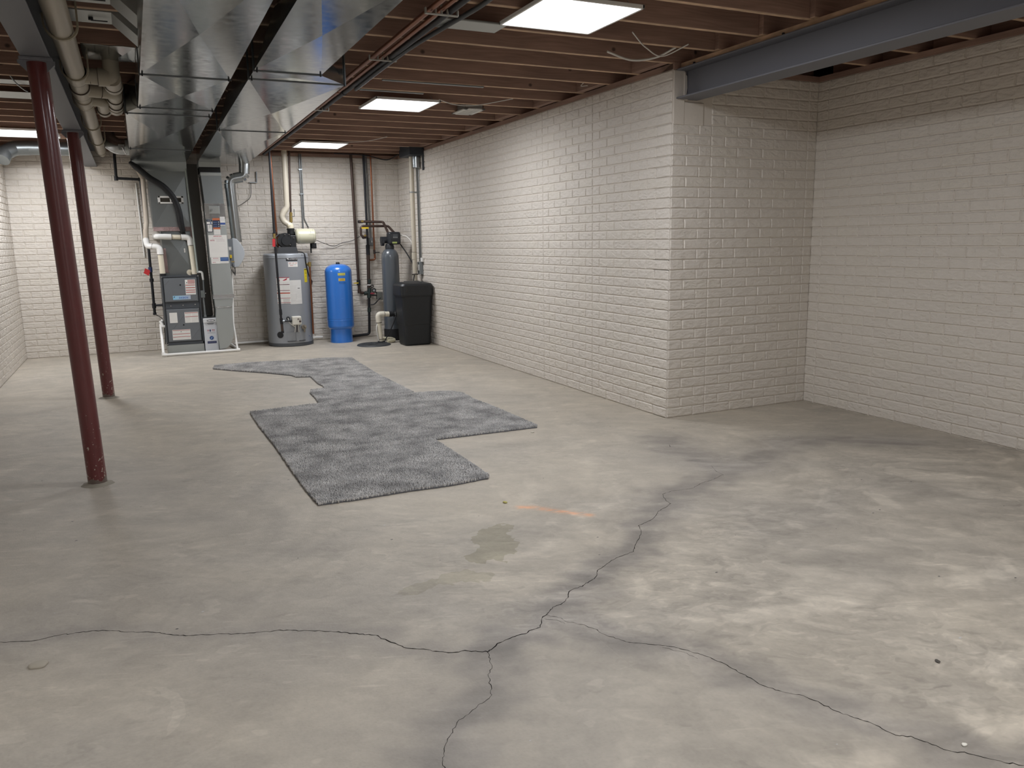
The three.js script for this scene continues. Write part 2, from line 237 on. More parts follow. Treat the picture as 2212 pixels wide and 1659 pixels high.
function concrete(x, z) {
  const wx = 0.25 * noise(x * 1.3 + 7, z * 1.3), wz = 0.25 * noise(x * 1.3 + 31, z * 1.3 + 9);
  const big = noise(x * 0.45 + 3.1, z * 0.45 + 8.7), med = fbm(x * 1.5 + wx * 2 + 11, z * 1.7 + wz * 2, 4);
  const rough = sstep(-2.9, -1.6, x) * sstep(0.9, 2.0, z) * 0.9 + 0.25;      // the near right of the slab is the most uneven
  const a = x * 0.92 + z * 0.38, b = -x * 0.38 + z * 0.92;                   // trowel passes run slantwise
  const st = fbm(a * 2.2 + 3 * wx, b * 7.5 + 4 * wz + 20, 4), fine = noise(x * 38, z * 38) * 0.5 + noise(x * 90, z * 90) * 0.5;
  const sharp = clamp(3.2 * fbm(a * 3.1 + 5 * wz, b * 5.2 + 5 * wx + 50, 3), -1, 1);
  const arc = Math.sin((Math.hypot(x + 2.2 + wx, z - 3.4) * 9 + noise(x * 2, z * 2) * 3) * 3) * sstep(0.05, 0.35, noise(x * 0.9 + 40, z * 0.9 + 4));
  const m2 = fbm(a * 5.5 + 4 * wz + 13, b * 8 + 4 * wx + 7, 4), q1 = noise(a * 11 + 2.5 * m2, b * 24 + 3 * m2 + 7), q2 = noise(a * 24 + 3 * q1, b * 46 + 3 * q1 + 3), chunk = clamp(2.2 * m2, -0.6, 0.9);
  const zone = sstep(-0.15, 0.3, noise(x * 0.9 + 12, z * 1.1 + 60)), fleck = (sstep(0.26, 0.6, q1) * 0.06 - sstep(0.26, 0.6, -q1) * 0.06) * zone, iso = fbm(x * 13 + 2 * m2, z * 13 + 2 * m2, 3), ridge = Math.max(0, 1 - 5 * Math.abs(noise(a * 7 + 2 * m2 + 5, b * 15 + 2 * m2))) * sstep(-0.1, 0.35, m2);
  const scr = Math.max(0, noise(a * 9 + 5 * wx, b * 60 + 8 * wz) - 0.45) * sstep(0.0, 0.3, noise(x * 1.1 + 90, z * 1.1)), pore = Math.max(0, noise(x * 150, z * 150) - 0.5);
  let k = 1 + 0.03 * big + 0.075 * med + 0.045 * st + (0.045 * chunk + fleck + 0.022 * q2 * zone + 0.035 * ridge + 0.035 * sharp + 0.07 * iso) * (0.32 + 0.68 * rough) + 0.035 * fine + 0.012 * arc + 0.2 * scr - 0.12 * pore;
  const pa = fbm(a * 4.2 + 2 * wx + 33, b * 9 + 2 * wz + 71, 4), spl = sstep(0.37, 0.42, pa) - 0.7 * sstep(0.40, 0.46, fbm(a * 5 + 133, b * 10 + 171 + wx, 4)); k += 0.055 * spl;
  const light = sstep(0.14, 0.40, fbm(x * 3.4 + wx * 4 + 70, z * 3.8 + wz * 4, 4)); k += 0.07 * light * (0.3 + rough);
  const s = stainAt(x + 0.06 * noise(x * 9, z * 9), z + 0.06 * noise(x * 9 + 40, z * 9)); k *= 1 - s * (0.06 + 0.24 * clamp(0.6 + 1.6 * st + med));
  let r = 173, g = 165, bl = 152; const warm = 0.5 * med + 0.5 * big; r += 2 * warm; bl -= 4 * warm; if (s > 0) { bl += 4 * s; r -= 1 * s; }
  const w1 = 0.014 * noise(x * 40, z * 40) + 0.02 * noise(x * 14, z * 14), w2 = 0.014 * noise(x * 40 + 9, z * 40 + 5) + 0.02 * noise(x * 14 + 5, z * 14 + 9);
  if (z > 1.3 && z < 2.7) {
    if (inPoly(x + w1, z + w2, SPILL)) { k *= 0.89; bl -= 8; } if (inPoly(x + w1, z + w2, SPILL2)) { k *= 0.93; bl -= 5; }
    if (inPoly(x + 0.3 * w1, z + 0.3 * w2, DRIP)) k *= 1.05;
  }
  if (z > 1.2 && z < 1.7 && x < -1.5 && x > -1.95) { const d = segDist(x, z, SCUFF), q = Math.exp(-d * d / 0.0006) * clamp(0.8 + 0.8 * noise(x * 20, z * 60)); r += 38 * q; g -= 3 * q; bl -= 22 * q; }
  return [r * k, g * k, bl * k];
}
const floor = structure('floor');
const grit = dataTex(1024, 1024, (u, v) => 0.5 + 0.3 * fbm(u * 10, v * 10, 5, 10) + 0.12 * noise(u * 128, v * 128, 128), { rx: 1, ry: 1 });
function slab(x0, x1, z0, z1, w, h) {
  const t = dataTex(w, h, (u, v) => concrete(x0 + u * (x1 - x0), z1 - v * (z1 - z0)), { srgb: true });
  const d = t.image.data, px = w / (x1 - x0), pz = h / (z1 - z0);
  for (const [sx, sz, sr, sg] of SPECKS) { const ci = (sx - x0) * px, cj = (z1 - sz) * pz, R = sr * px; for (let j = Math.floor(cj - R); j <= cj + R; j++) for (let i = Math.floor(ci - R); i <= ci + R; i++) if (i >= 0 && j >= 0 && i < w && j < h && Math.hypot(i - ci, (j - cj) * 1.6) < R) for (let c = 0; c < 3; c++) d[(j * w + i) * 4 + c] = sg > 0 ? 185 : 70; }
  const g = new THREE.BoxGeometry(x1 - x0, 0.12, z1 - z0).translate((x0 + x1) / 2, -0.06, (z0 + z1) / 2), p = g.attributes.position, uv = g.attributes.uv;
  for (let i = 0; i < p.count; i++) uv.setXY(i, (p.getX(i) - x0) / (x1 - x0), (z1 - p.getZ(i)) / (z1 - z0));
  const b = grit.clone(); b.repeat.set((x1 - x0) / 0.9, (z1 - z0) / 0.9); b.needsUpdate = true;
  part('slab', g, std(0xffffff, 0.62, 0, { map: t, bumpMap: b, bumpScale: 0.0022 }), floor);
}
slab(-5.0, 1.6, -6.65, 0.9, 1792, 2048);
slab(-5.0, -2.2, 0.9, 4.4, 1640, 2048);
slab(-2.2, 1.6, 0.9, 4.4, 1900, 1750);
slab(-5.0, 1.6, 4.4, ZF + 0.2, 128, 64);
// open cracks: ragged dark slivers a few millimetres wide
const crackMat = std(0x332d26, 0.95);
function crack(pl, w0, w1) {
  const pts = []; for (let i = 0; i < pl.length - 1; i++) { const n = Math.max(2, Math.ceil(Math.hypot(pl[i + 1][0] - pl[i][0], pl[i + 1][1] - pl[i][1]) / 0.012)); for (let k = 0; k < n; k++) { const t = k / n; pts.push([pl[i][0] + (pl[i + 1][0] - pl[i][0]) * t + rr(-0.0035, 0.0035), pl[i][1] + (pl[i + 1][1] - pl[i][1]) * t + rr(-0.0035, 0.0035)]); } } pts.push(pl[pl.length - 1]);
  const pos = [], idx = [];
  pts.forEach((p, i) => { const a = pts[Math.max(0, i - 1)], b = pts[Math.min(pts.length - 1, i + 1)], dx = b[0] - a[0], dz = b[1] - a[1], l = Math.hypot(dx, dz) || 1, w = (w0 + (w1 - w0) * i / pts.length) * rr(0.2, 0.95) / 2; pos.push(p[0] - dz / l * w, 0.0008, p[1] + dx / l * w, p[0] + dz / l * w, 0.0008, p[1] - dx / l * w); if (i) idx.push(2 * i - 2, 2 * i - 1, 2 * i, 2 * i - 1, 2 * i + 1, 2 * i); });
  const g = new THREE.BufferGeometry(); g.setAttribute('position', new THREE.Float32BufferAttribute(pos, 3)); g.setIndex(idx); const n = new Float32Array(pos.length); for (let i = 1; i < n.length; i += 3) n[i] = 1; g.setAttribute('normal', new THREE.BufferAttribute(n, 3)); g.setAttribute('uv', new THREE.BufferAttribute(new Float32Array(pos.length / 3 * 2), 2));
  return part('crack', g, crackMat, floor);
}
crack(CR.left, 0.0032, 0.0048); crack(CR.mid, 0.0042, 0.0026); crack(CR.up, 0.003, 0.0012); crack(CR.right, 0.0022, 0.0035); crack(CR.down, 0.0022, 0.0018);
crack([[-0.476, 0.702], [-0.44, 0.64]], 0.003, 0.002); crack([[-2.295, 2.445], [-2.262, 2.475], [-2.25, 2.51]], 0.002, 0.001); crack([[-2.04, 2.80], [-1.995, 2.87], [-1.985, 2.91]], 0.0014, 0.001);

// ---------------------------------------------------------------- brick-faced concrete walls
const brickCache = new Map();
function brickGeo(w, h, v) {
  const key = w.toFixed(3) + '_' + h.toFixed(3) + '_' + v; let g = brickCache.get(key); if (g) return g;
  const b = Math.min(0.006, w / 5), d = 0.0068, nx = w > 0.15 ? 5 : w > 0.07 ? 3 : 2, xs = [0, b], ys = [0, b, h * 0.5, h - b, h];
  for (let i = 1; i < nx; i++) xs.push(b + (w - 2 * b) * i / nx); xs.push(w - b, w);
  const NX = xs.length, NY = ys.length, pos = [], uv = [], idx = [], ou = rr(0, 3), ov = rr(0, 3);
  for (let j = 0; j < NY; j++) for (let i = 0; i < NX; i++) {
    const ex = i === 0 || i === NX - 1, ey = j === 0 || j === NY - 1, edge = ex || ey;
    const jx = edge ? 0 : (i === 1 || i === NX - 2 ? rr(-0.0015, 0.0018) : rr(-0.004, 0.004)), jy = edge ? 0 : (j === 1 || j === NY - 2 ? rr(-0.0016, 0.0016) : rr(-0.004, 0.004));
    pos.push(xs[i] + jx, ys[j] + jy, edge ? 0 : d + rr(-0.0016, 0.0012)); uv.push(xs[i] + ou, ys[j] + ov);
  }
  for (let j = 0; j < NY - 1; j++) for (let i = 0; i < NX - 1; i++) { const a = j * NX + i; idx.push(a, a + 1, a + NX, a + 1, a + NX + 1, a + NX); }
  g = new THREE.BufferGeometry(); g.setAttribute('position', new THREE.Float32BufferAttribute(pos, 3)); g.setAttribute('uv', new THREE.Float32BufferAttribute(uv, 2)); g.setIndex(idx);
  g = g.toNonIndexed(); g.computeVertexNormals(); brickCache.set(key, g); return g;
}
// joints(row) gives the list of brick ends along the wall; place(u) the world frame
function brickWall(wall, len, joints, org, ru, rn, { skip = () => false, limit = 300 } = {}) {
  const list = [], G = 0.0042, up = V(0, 1, 0), m = new THREE.Matrix4();
  for (let r = 0; r < 34; r++) {
    const y0 = r ? H0 + (r - 1) * COURSE : 0.001, y1 = Math.min(H0 + r * COURSE, H - 0.001), js = joints(r);
    for (let i = 0; i < js.length - 1; i++) {
      const [a, ga] = Array.isArray(js[i]) ? js[i] : [js[i], G], [b, gb] = Array.isArray(js[i + 1]) ? js[i + 1] : [js[i + 1], G]; if (a >= len) break;
      const u0 = a + ga / 2, u1 = Math.min(b, len) - gb / 2; if (u1 - u0 < 0.02 || skip(r, (u0 + u1) / 2)) continue;
      const c = org.clone().addScaledVector(ru, (u0 + u1) / 2).addScaledVector(up, (y0 + y1) / 2), q = c.clone().applyMatrix4(camera.matrixWorldInverse).applyMatrix4(camera.projectionMatrix);
      const seen = c.clone().applyMatrix4(camera.matrixWorldInverse).z < 0 && Math.abs(q.x) < 1.06 && Math.abs(q.y) < 1.06, dv = camera.position.clone().sub(c), dist = dv.length();
      list.push({ u0, y0: y0 + G / 2, w: u1 - u0, h: y1 - y0 - G, s: seen ? (u1 - u0) * Math.abs(dv.dot(rn)) / dist ** 3 + 1 : -dist * 1e-3, v: (rnd() * 5) | 0, c: (rnd() * 4) | 0 });
    }
  }
  list.sort((a, b) => b.s - a.s); const rest = [];
  list.forEach((k, i) => {
    const p = org.clone().addScaledVector(ru, k.u0).addScaledVector(up, k.y0); m.makeBasis(ru, up, rn).setPosition(p);
    const g = brickGeo(Math.round(k.w * 250) / 250, Math.round(k.h * 500) / 500, k.v);
    if (i < limit) { const b = part('brick', g, WALL[k.c], wall); b.applyMatrix4(m); } else { const c = g.clone(); c.applyMatrix4(m); rest.push(c); }
  });
  if (rest.length) part('brick_courses', rest, WALL[0], wall).userData.kind = 'stuff';
}
const HAIR = 0.0022, U = W2 / 48;                                  // one forty-eighth of the return wall: an inch of the form pattern
// return wall beside the beam end
const wr = structure('wall_return');
part('concrete_core', [bx(0.0, W2 + 0.2, -0.05, 2.283, -0.2, 0), bx(0, 0.1, 2.283, H, -0.2, 0), bx(0.222, W2 + 0.2, 2.283, H, -0.2, 0)], wallPlain, wr);
brickWall(wr, W2, r => r % 2 ? [0, 4.3 * U, [12.2 * U, HAIR], 16.6 * U, 25 * U, 33 * U, 41 * U, [44.7 * U, HAIR], W2] : [0, 8.3 * U, [12.2 * U, HAIR], 20.7 * U, 29.1 * U, 37 * U, 44.7 * U, W2], V(0, 0, 0), V(1, 0, 0), V(0, 0, 1),
  { skip: (r, u) => (r >= 29 && u < 0.30) || (r >= 31 && u < 0.36) });
part('patch', [rb(0.004, 0.10, 2.115, H - 0.004, -0.02, 0.011, 0.006), rb(0.09, 0.27, 2.115, 2.27, -0.02, 0.008, 0.006), poly([[0.09, 2.46], [0.108, 2.44], [0.112, 2.36], [0.104, 2.31], [0.118, 2.285], [0.09, 2.28]], 0.02, 0.003).translate(0, 0, -0.005)], wallPlain, wr, 'smooth trowelled patch around the beam end');
// long wall on the right of the open bay
const wl = structure('wall_right');
part('concrete_core', bx(0, 0.25, -0.05, H, -L - 0.25, -0.001), wallPlain, wl);
const longJoints = r => {
  const o = [0]; if (r % 2) { o.push(0.288, 0.512, 0.736, 0.960); o.push([1.073, HAIR]); for (let p = 0; p < 7; p++) { const s = 1.073 + p * 4 * BR; for (let k = 0; k < 4; k++) o.push(s + (k + 0.5) * BR); o.push([s + 4 * BR, HAIR]); } }
  else { o.push([0.176, HAIR], 0.40, 0.624, 0.848); for (let k = 0; k < 27; k++) o.push(1.073 + k * BR); } return o;
};
brickWall(wl, L, r => longJoints(r).map(j => Array.isArray(j) ? [L - j[0], j[1]] : L - j).filter(j => (j[0] ?? j) > 0.06).concat([0]).sort((a, b) => (a[0] ?? a) - (b[0] ?? b)), V(0, 0, -L), V(0, 0, 1), V(-1, 0, 0));
// wall at far right, running on behind the camera
const wf = structure('wall_far_right');
part('concrete_core', bx(W2, W2 + 0.25, -0.05, H, -0.2, ZF + 0.2), wallPlain, wf);
brickWall(wf, ZF, r => { const o = [0, 0.11]; if (r % 2) { o.push(0.36); o.push(0.553); for (let k = 0; k < 34; k++) o.push(0.763 + k * BR); } else { o.push(0.262, 0.455); for (let k = 0; k < 34; k++) o.push(k % 4 === 0 || k === 2 ? [0.651 + k * BR, 0.008] : 0.651 + k * BR); } return o; }, V(W2, 0, 0), V(0, 0, 1), V(-1, 0, 0));
// back wall
const wb = structure('wall_back');
part('concrete_core', [bx(-WL - 0.25, 0.25, -0.05, H, -L - 0.25, -L)], wallPlain, wb);
brickWall(wb, WL, r => { const o = [0]; for (let k = 0; k < 23; k++) o.push(0.13 + (r % 2 ? BR / 2 : 0) + k * BR); o.push(WL); return o; }, V(-WL, 0, -L), V(1, 0, 0), V(0, 0, 1));
// left wall
const wlf = structure('wall_left');
part('concrete_core', bx(-WL - 0.25, -WL, -0.05, H, -L - 0.25, ZF + 0.2), wallPlain, wlf);
brickWall(wlf, L + ZF, r => { const o = [0]; for (let k = 0; k < 64; k++) o.push(0.1 + (r % 2 ? BR / 2 : 0) + k * BR); return o; }, V(-WL, 0, ZF), V(0, 0, -1), V(1, 0, 0));
const wfr = structure('wall_front');
part('concrete_core', bx(-WL - 0.25, W2 + 0.25, -0.05, H, ZF, ZF + 0.2), wallPlain, wfr);

// ---------------------------------------------------------------- ceiling: joists, subfloor, sill
const ceil = structure('ceiling');
for (let z = -L - 0.3; z < ZF + 0.3; z += 1.22) for (let x = -WL - 0.2; x < W2 + 0.2; x += 2.44) part('subfloor_panel', bx(x + 0.0015, Math.min(W2 + 0.25, x + 2.4385), JB + JD, JB + JD + 0.02, z + 0.0015, z + 1.2185), wood, ceil);
for (let k = -16; k <= 19; k++) {
  const z = -0.01 + k * 0.4064 - 0.019, p = (a, b, dz) => { const g = rb(a, b, JB, JB + JD, z + dz, z + 0.038 + dz, 0.003, 1), uv = g.attributes.uv, o = rr(0, 3), o2 = rr(0, 1); for (let i = 0; i < uv.count; i++) uv.setXY(i, uv.getX(i) + o, uv.getY(i) + o2); const j = part('joist', g, wood, ceil);
    part('pale_edge', bx(a + 0.002, b - 0.002, JB - 0.0008, JB + 0.0012, z + 0.003 + dz, z + 0.035 + dz), woodPale, j, 'paler lower edge'); };  // strip along the joist underside, paler than the joist itself
  p(-WL - 0.12, -3.80, 0.04); p(-3.94, 0.16, 0); if (z > 0) p(0.02, W2 + 0.14, 0.04);
}
part('sill_plate', [bx(0, 0.14, H, JB, -L, 0.02), bx(-WL, 0, H, JB, -L - 0.14, -L + 0.0), bx(-WL - 0.14, -WL, H, JB, -L, ZF), bx(W2, W2 + 0.14, H, JB, 0, ZF), bx(0, W2, H, JB, -0.14, 0)], wood, ceil);
part('rim_board', [bx(0.14, 0.18, JB, JB + JD, -L, 0), bx(-WL, 0.14, JB, JB + JD, -L - 0.14, -L - 0.1), bx(-WL - 0.18, -WL - 0.14, JB, JB + JD, -L, ZF), bx(W2 + 0.14, W2 + 0.18, JB, JB + JD, 0, ZF), bx(-WL, W2, H, JB + JD, ZF - 0.02, ZF + 0.02), bx(0.1, W2 + 0.1, JB, JB + JD, -0.2, -0.16)], wood, ceil);
for (let k = -15; k < 0; k++) { const z = -0.01 + k * 0.4064; if (k % 2) part('joist_blocking', bx(-0.06 - 0.04 * rnd(), -0.02, JB, JB + JD, z + 0.022, z + 0.385), k % 4 === 1 ? woodPale : wood, ceil); }

// ---------------------------------------------------------------- steel beams and columns
function beam(primer, name, label, x0, x1, yb, yt, z0, z1, nail) {
  const t = thing(name, label, 'steel beam'), c = (x0 + x1) / 2;
  part('bottom_flange', rb(x0, x1, yb, yb + 0.011, z0, z1, 0.003), primer, t); part('web', bx(c - 0.004, c + 0.004, yb + 0.008, yt - 0.008, z0, z1), primer, t); part('top_flange', rb(x0, x1, yt - 0.011, yt, z0, z1, 0.003), primer, t);
  part('nailer', rb(nail[0], nail[1], yt, JB, z0 + 0.02, z1, 0.003), woodPale, t, 'pale timber nailer on the top flange'); return t;
}
const bl = beam(std(0x66686d, 0.55, 0.1), 'steel_beam', 'grey steel I-beam carried by the two red columns', -3.937, -3.805, 2.29, 2.485, -L - 0.1, ZF, [-3.93, -3.81]);
const br = beam(primer, 'steel_beam', 'grey steel I-beam running from the pocket at the brick corner over the right bay', 0.025, 0.215, 2.285, 2.485, -0.11, ZF, [0.055, 0.2]);
for (const z of [0.17, 1.0, 1.9]) part('bolt', rod([0.055, 2.494, z], [0.045, 2.494, z], 0.008, 8), blackIron, br);
const redTex = dataTex(256, 1024, (u, v) => {
  const n = 1 + 0.06 * fbm(u * 6, v * 30, 3), low = sstep(0.26, 0.0, v), chip = fbm(u * 22 + 4, v * 130 + 9, 3), streak = fbm(u * 30, v * 9 + 3, 2);
  let c = [90 * n, 25 * n, 26 * n]; const edgey = 0.5 + 0.5 * Math.cos((u - 0.06) * 6.283); if (chip + 0.5 * fbm(u * 9 + 30, v * 40, 2) > 0.56 - 0.34 * low * low * (0.35 + 0.65 * edgey) && low > 0.02) c = [160, 152, 140]; if (v < 0.016 + 0.012 * noise(u * 8, 3)) c = [92, 78, 70]; if (low > 0.2 && streak > 0.25) c = c.map((q, i) => q * 0.9 + 12); return c;
}, { srgb: true });
const redPaint = phys(0xffffff, 0.42, 0, { map: redTex, clearcoat: 0.7, clearcoatRoughness: 0.14 });
function column(label, bxz, txz) {
  const t = thing('steel_column', label, 'column', [bxz[0], 0, bxz[1]], 'red steel columns'), dx = txz[0] - bxz[0], dz = txz[1] - bxz[1], R = 0.05, hgt = 2.275;
  const sh = new THREE.CylinderGeometry(R, R, hgt, 36, 24, true).translate(0, hgt / 2, 0), p = sh.attributes.position; for (let i = 0; i < p.count; i++) { const y = p.getY(i); p.setX(i, p.getX(i) + dx * y / hgt); p.setZ(i, p.getZ(i) + dz * y / hgt); }
  part('shaft', sh, redPaint, t); part('top_plate', rb(dx - 0.075, dx + 0.075, 2.275, 2.289, dz - 0.09, dz + 0.09, 0.002), primer, t);
  for (const s of [-1, 1]) part('flange_clip', hexa([[dx + s * 0.045, 2.22, dz + 0.052], [dx + s * 0.085, 2.262, dz + 0.052], [dx + s * 0.085, 2.262, dz + 0.058], [dx + s * 0.045, 2.22, dz + 0.058]], [[dx + s * 0.045, 2.276, dz + 0.052], [dx + s * 0.085, 2.276, dz + 0.052], [dx + s * 0.085, 2.276, dz + 0.058], [dx + s * 0.045, 2.276, dz + 0.058]]), primer, t);
  const ring = lathe([[R - 0.001, 0.0135], [R + 0.006, 0.010], [R + 0.02, 0.004], [R + 0.034, 0.0005]], 40), q = ring.attributes.position; for (let i = 0; i < q.count; i++) { const a = Math.atan2(q.getZ(i), q.getX(i)), k = 1 + 0.1 * noise(3 + 2 * Math.cos(a), 3 + 2 * Math.sin(a)); q.setXYZ(i, q.getX(i) * k, q.getY(i), q.getZ(i) * k); } ring.computeVertexNormals();
  part('grout_collar', ring, std(0x8f897c, 0.9), t, 'grey concrete splash round the foot');
}
column('dark red steel column standing nearer the camera, its foot chipped and spattered with concrete', [-3.806, -0.175], [-3.87, -0.19]);
column('dark red steel column standing farther back, behind and right of the front column', [-3.815, -3.09], [-3.872, -3.06]);

// ---------------------------------------------------------------- supply and return trunks
const DB = 2.32, DT = 2.517;
const lr = z => -2.882 - 0.0098 * z, ll = z => z > -2.0 ? -3.379 : -3.464 - 0.0081 * (z + 2.1);
const rl = z => -2.785 - 0.0152 * z, rfar = z => -2.19 - 0.0137 * (z + 0.475), rnear = z => -2.395 - 0.004 * z;
function quad(x0, x1, z, y0 = DB, y1 = DT) { return [[x0, y0, z], [x1, y0, z], [x1, y1, z], [x0, y1, z]]; }
function ductSection(t, a0, a1, za, b0, b1, zb, rise = 0.013) { part('duct_section', crossbreak(quad(a0, a1, za), quad(b0, b1, zb), rise), galv, t); }
const slipMat = std(0x6a6e70, 0.45, 0.8);
function slip(t, x0, x1, z) {                                      // raised joint between two sections
  part('slip_joint', [bx(x0 - 0.004, x1 + 0.004, DB - 0.005, DB + 0.001, z - 0.007, z + 0.007), bx(x0 - 0.006, x0 + 0.002, DB - 0.005, DT, z - 0.008, z + 0.008), bx(x1 - 0.002, x1 + 0.006, DB - 0.005, DT, z - 0.008, z + 0.008)], slipMat, t);
  for (const x of [x0 + 0.012, x1 - 0.012]) part('screw', rod([x, DB - 0.016, z + 0.035], [x, DB, z + 0.035], 0.005, 8), blackIron, t);
}
const sup = thing('supply_duct', 'galvanized supply air trunk, the left one of the two ceiling ducts, ending over the furnace', 'air duct');
for (const [za, zb] of [[5.2, 3.45], [3.45, 1.7], [1.7, -0.553], [-0.553, -1.80]]) { ductSection(sup, -3.379, lr(za), za, -3.379, lr(zb), zb); if (zb > -1.5) slip(sup, -3.379, lr(zb), zb); }
slip(sup, -3.379, lr(-1.80), -1.80); ductSection(sup, -3.379, lr(-1.81), -1.81, -3.464, lr(-2.10), -2.10, 0.002); slip(sup, -3.464, lr(-2.10), -2.10);
ductSection(sup, -3.464, lr(-2.11), -2.11, ll(-4.55), lr(-4.55), -4.55, 0.02); slip(sup, ll(-4.55), lr(-4.55), -4.55);
ductSection(sup, ll(-4.56), lr(-4.56), -4.56, ll(-6.2), lr(-6.2), -6.2, 0.010);
const ret = thing('return_duct', 'galvanized return air trunk, the right one of the two ceiling ducts, flaring wider halfway', 'air duct');
for (const [za, zb] of [[5.2, 3.4], [3.4, 1.75], [1.75, -0.22]]) { ductSection(ret, rl(za), rnear(za), za, rl(zb), rnear(zb), zb); slip(ret, rl(zb), rnear(zb), zb); }
ductSection(ret, rl(-0.23), rnear(-0.23), -0.23, rl(-0.475), rfar(-0.475), -0.475, 0.003); slip(ret, rl(-0.475), rfar(-0.475), -0.475);
ductSection(ret, rl(-0.485), rfar(-0.485), -0.485, rl(-2.85), rfar(-2.85), -2.85, 0.02); slip(ret, rl(-2.85), rfar(-2.85), -2.85);
ductSection(ret, rl(-2.86), rfar(-2.86), -2.86, rl(-5.98), rfar(-5.98), -5.98, 0.02);
for (const [t, f] of [[sup, z => (ll(z) + lr(z)) / 2], [ret, z => (rl(z) + rfar(z)) / 2]]) for (const z of [-1.45, -3.9]) part('hanger_strap', [bx(f(z) - 0.2, f(z) + 0.2, DT, DT + 0.003, z, z + 0.025)], galvDull, t);
// flat branch ducts in the joist bays left of the trunk, each with a damper handle
[[0.19, 'flat branch duct in the joist bay nearest the camera, left of the supply trunk'], [-0.215, 'second flat branch duct in the joist bays left of the supply trunk']].forEach(([z, label]) => {
  const t = thing('branch_duct', label, 'air duct', [0, 0, 0], 'flat branch ducts');
  part('duct_body', crossbreak([[-4.6, 2.53, z - 0.12], [-3.50, 2.53, z - 0.12], [-3.50, 2.53, z + 0.13], [-4.6, 2.53, z + 0.13]], [[-4.6, 2.61, z - 0.12], [-3.50, 2.61, z - 0.12], [-3.50, 2.61, z + 0.13], [-4.6, 2.61, z + 0.13]], 0.001), galvDull, t);
  part('takeoff', hexa([[-3.50, 2.53, z - 0.12], [-3.378, 2.42, z - 0.12], [-3.378, 2.42, z + 0.13], [-3.50, 2.53, z + 0.13]], [[-3.50, 2.61, z - 0.12], [-3.378, 2.517, z - 0.12], [-3.378, 2.517, z + 0.13], [-3.50, 2.61, z + 0.13]]), galvDull, t);
  part('damper_handle', [rod([-3.60, 2.515, z], [-3.60, 2.53, z], 0.012, 10), rb(-3.60, -3.52, 2.512, 2.517, z - 0.006, z + 0.006, 0.002)], blackIron, t);
});
solo('joist_panning', [crossbreak([[-3.68, 2.518, -1.24], [-3.53, 2.518, -1.24], [-3.53, 2.518, -0.81], [-3.68, 2.518, -0.81]], [[-3.68, 2.522, -1.24], [-3.53, 2.522, -1.24], [-3.53, 2.522, -0.81], [-3.68, 2.522, -0.81]], 0.004), crossbreak([[-3.53, 2.516, -1.24], [-3.385, 2.518, -1.24], [-3.385, 2.518, -0.81], [-3.53, 2.516, -0.81]], [[-3.53, 2.522, -1.24], [-3.385, 2.522, -1.24], [-3.385, 2.522, -0.81], [-3.53, 2.522, -0.81]], 0.008)], galv, 'shiny sheet metal panning closing a joist bay beside the white drain fittings', 'sheet metal');
[[-2.23, 'nearer, narrow strip of pale sheet metal panning under the joists left of the front column', 0.085], [-2.82, 'farther, wider strip of pale sheet metal panning under the joists left of the front column', 0.157]].forEach(([z, label, h]) => solo('joist_panning', rb(-WL + 0.02, -3.96, JB - 0.006, JB - 0.003, z - h, z + h, 0.001), galvDull, label, 'sheet metal'));
{ // round take-off with a damper handle, near the furnace end of the trunk
  const t = thing('round_takeoff', 'round galvanized take-off pipe with a damper handle on the left side of the supply trunk', 'air duct'), z = -5.2;
  part('pipe', tube([[-3.43, 2.405, z], [-3.56, 2.405, z], [-3.64, 2.47, z - 0.03], [-3.66, 2.56, z - 0.05]], 0.085, { bend: 0.09, n: 28 }), galvPipe, t);
  part('collar', rod([-3.445, 2.405, z], [-3.475, 2.405, z], 0.09, 28), galvDull, t);
  part('damper_plate', rb(-3.545, -3.485, 2.36, 2.42, z + 0.074, z + 0.088, 0.003), galvDull, t);
  part('damper_handle', [rod([-3.51, 2.39, z + 0.08], [-3.51, 2.39, z + 0.10], 0.008), rod([-3.51, 2.39, z + 0.097], [-3.475, 2.315, z + 0.097], 0.004)], chrome, t);
}
{ const t = thing('round_duct', 'round galvanized pipe with an elbow high in the left back corner, behind the ceiling light', 'air duct');
  part('pipe', tube([[-3.98, 2.44, -5.95], [-4.47, 2.44, -5.95]], 0.077, { n: 28 }), galvGrey, t);
  part('elbow', tube([[-4.46, 2.44, -5.95], [-4.60, 2.43, -5.93], [-4.69, 2.37, -5.86], [-4.72, 2.29, -5.80]], 0.08, { bend: 0.06, n: 28 }), galvGrey, t);
  for (const x of [-4.45, -4.2]) part('crimp', rod([x - 0.006, 2.44, -5.95], [x + 0.006, 2.44, -5.95], 0.081, 28), galvGrey, t);
}
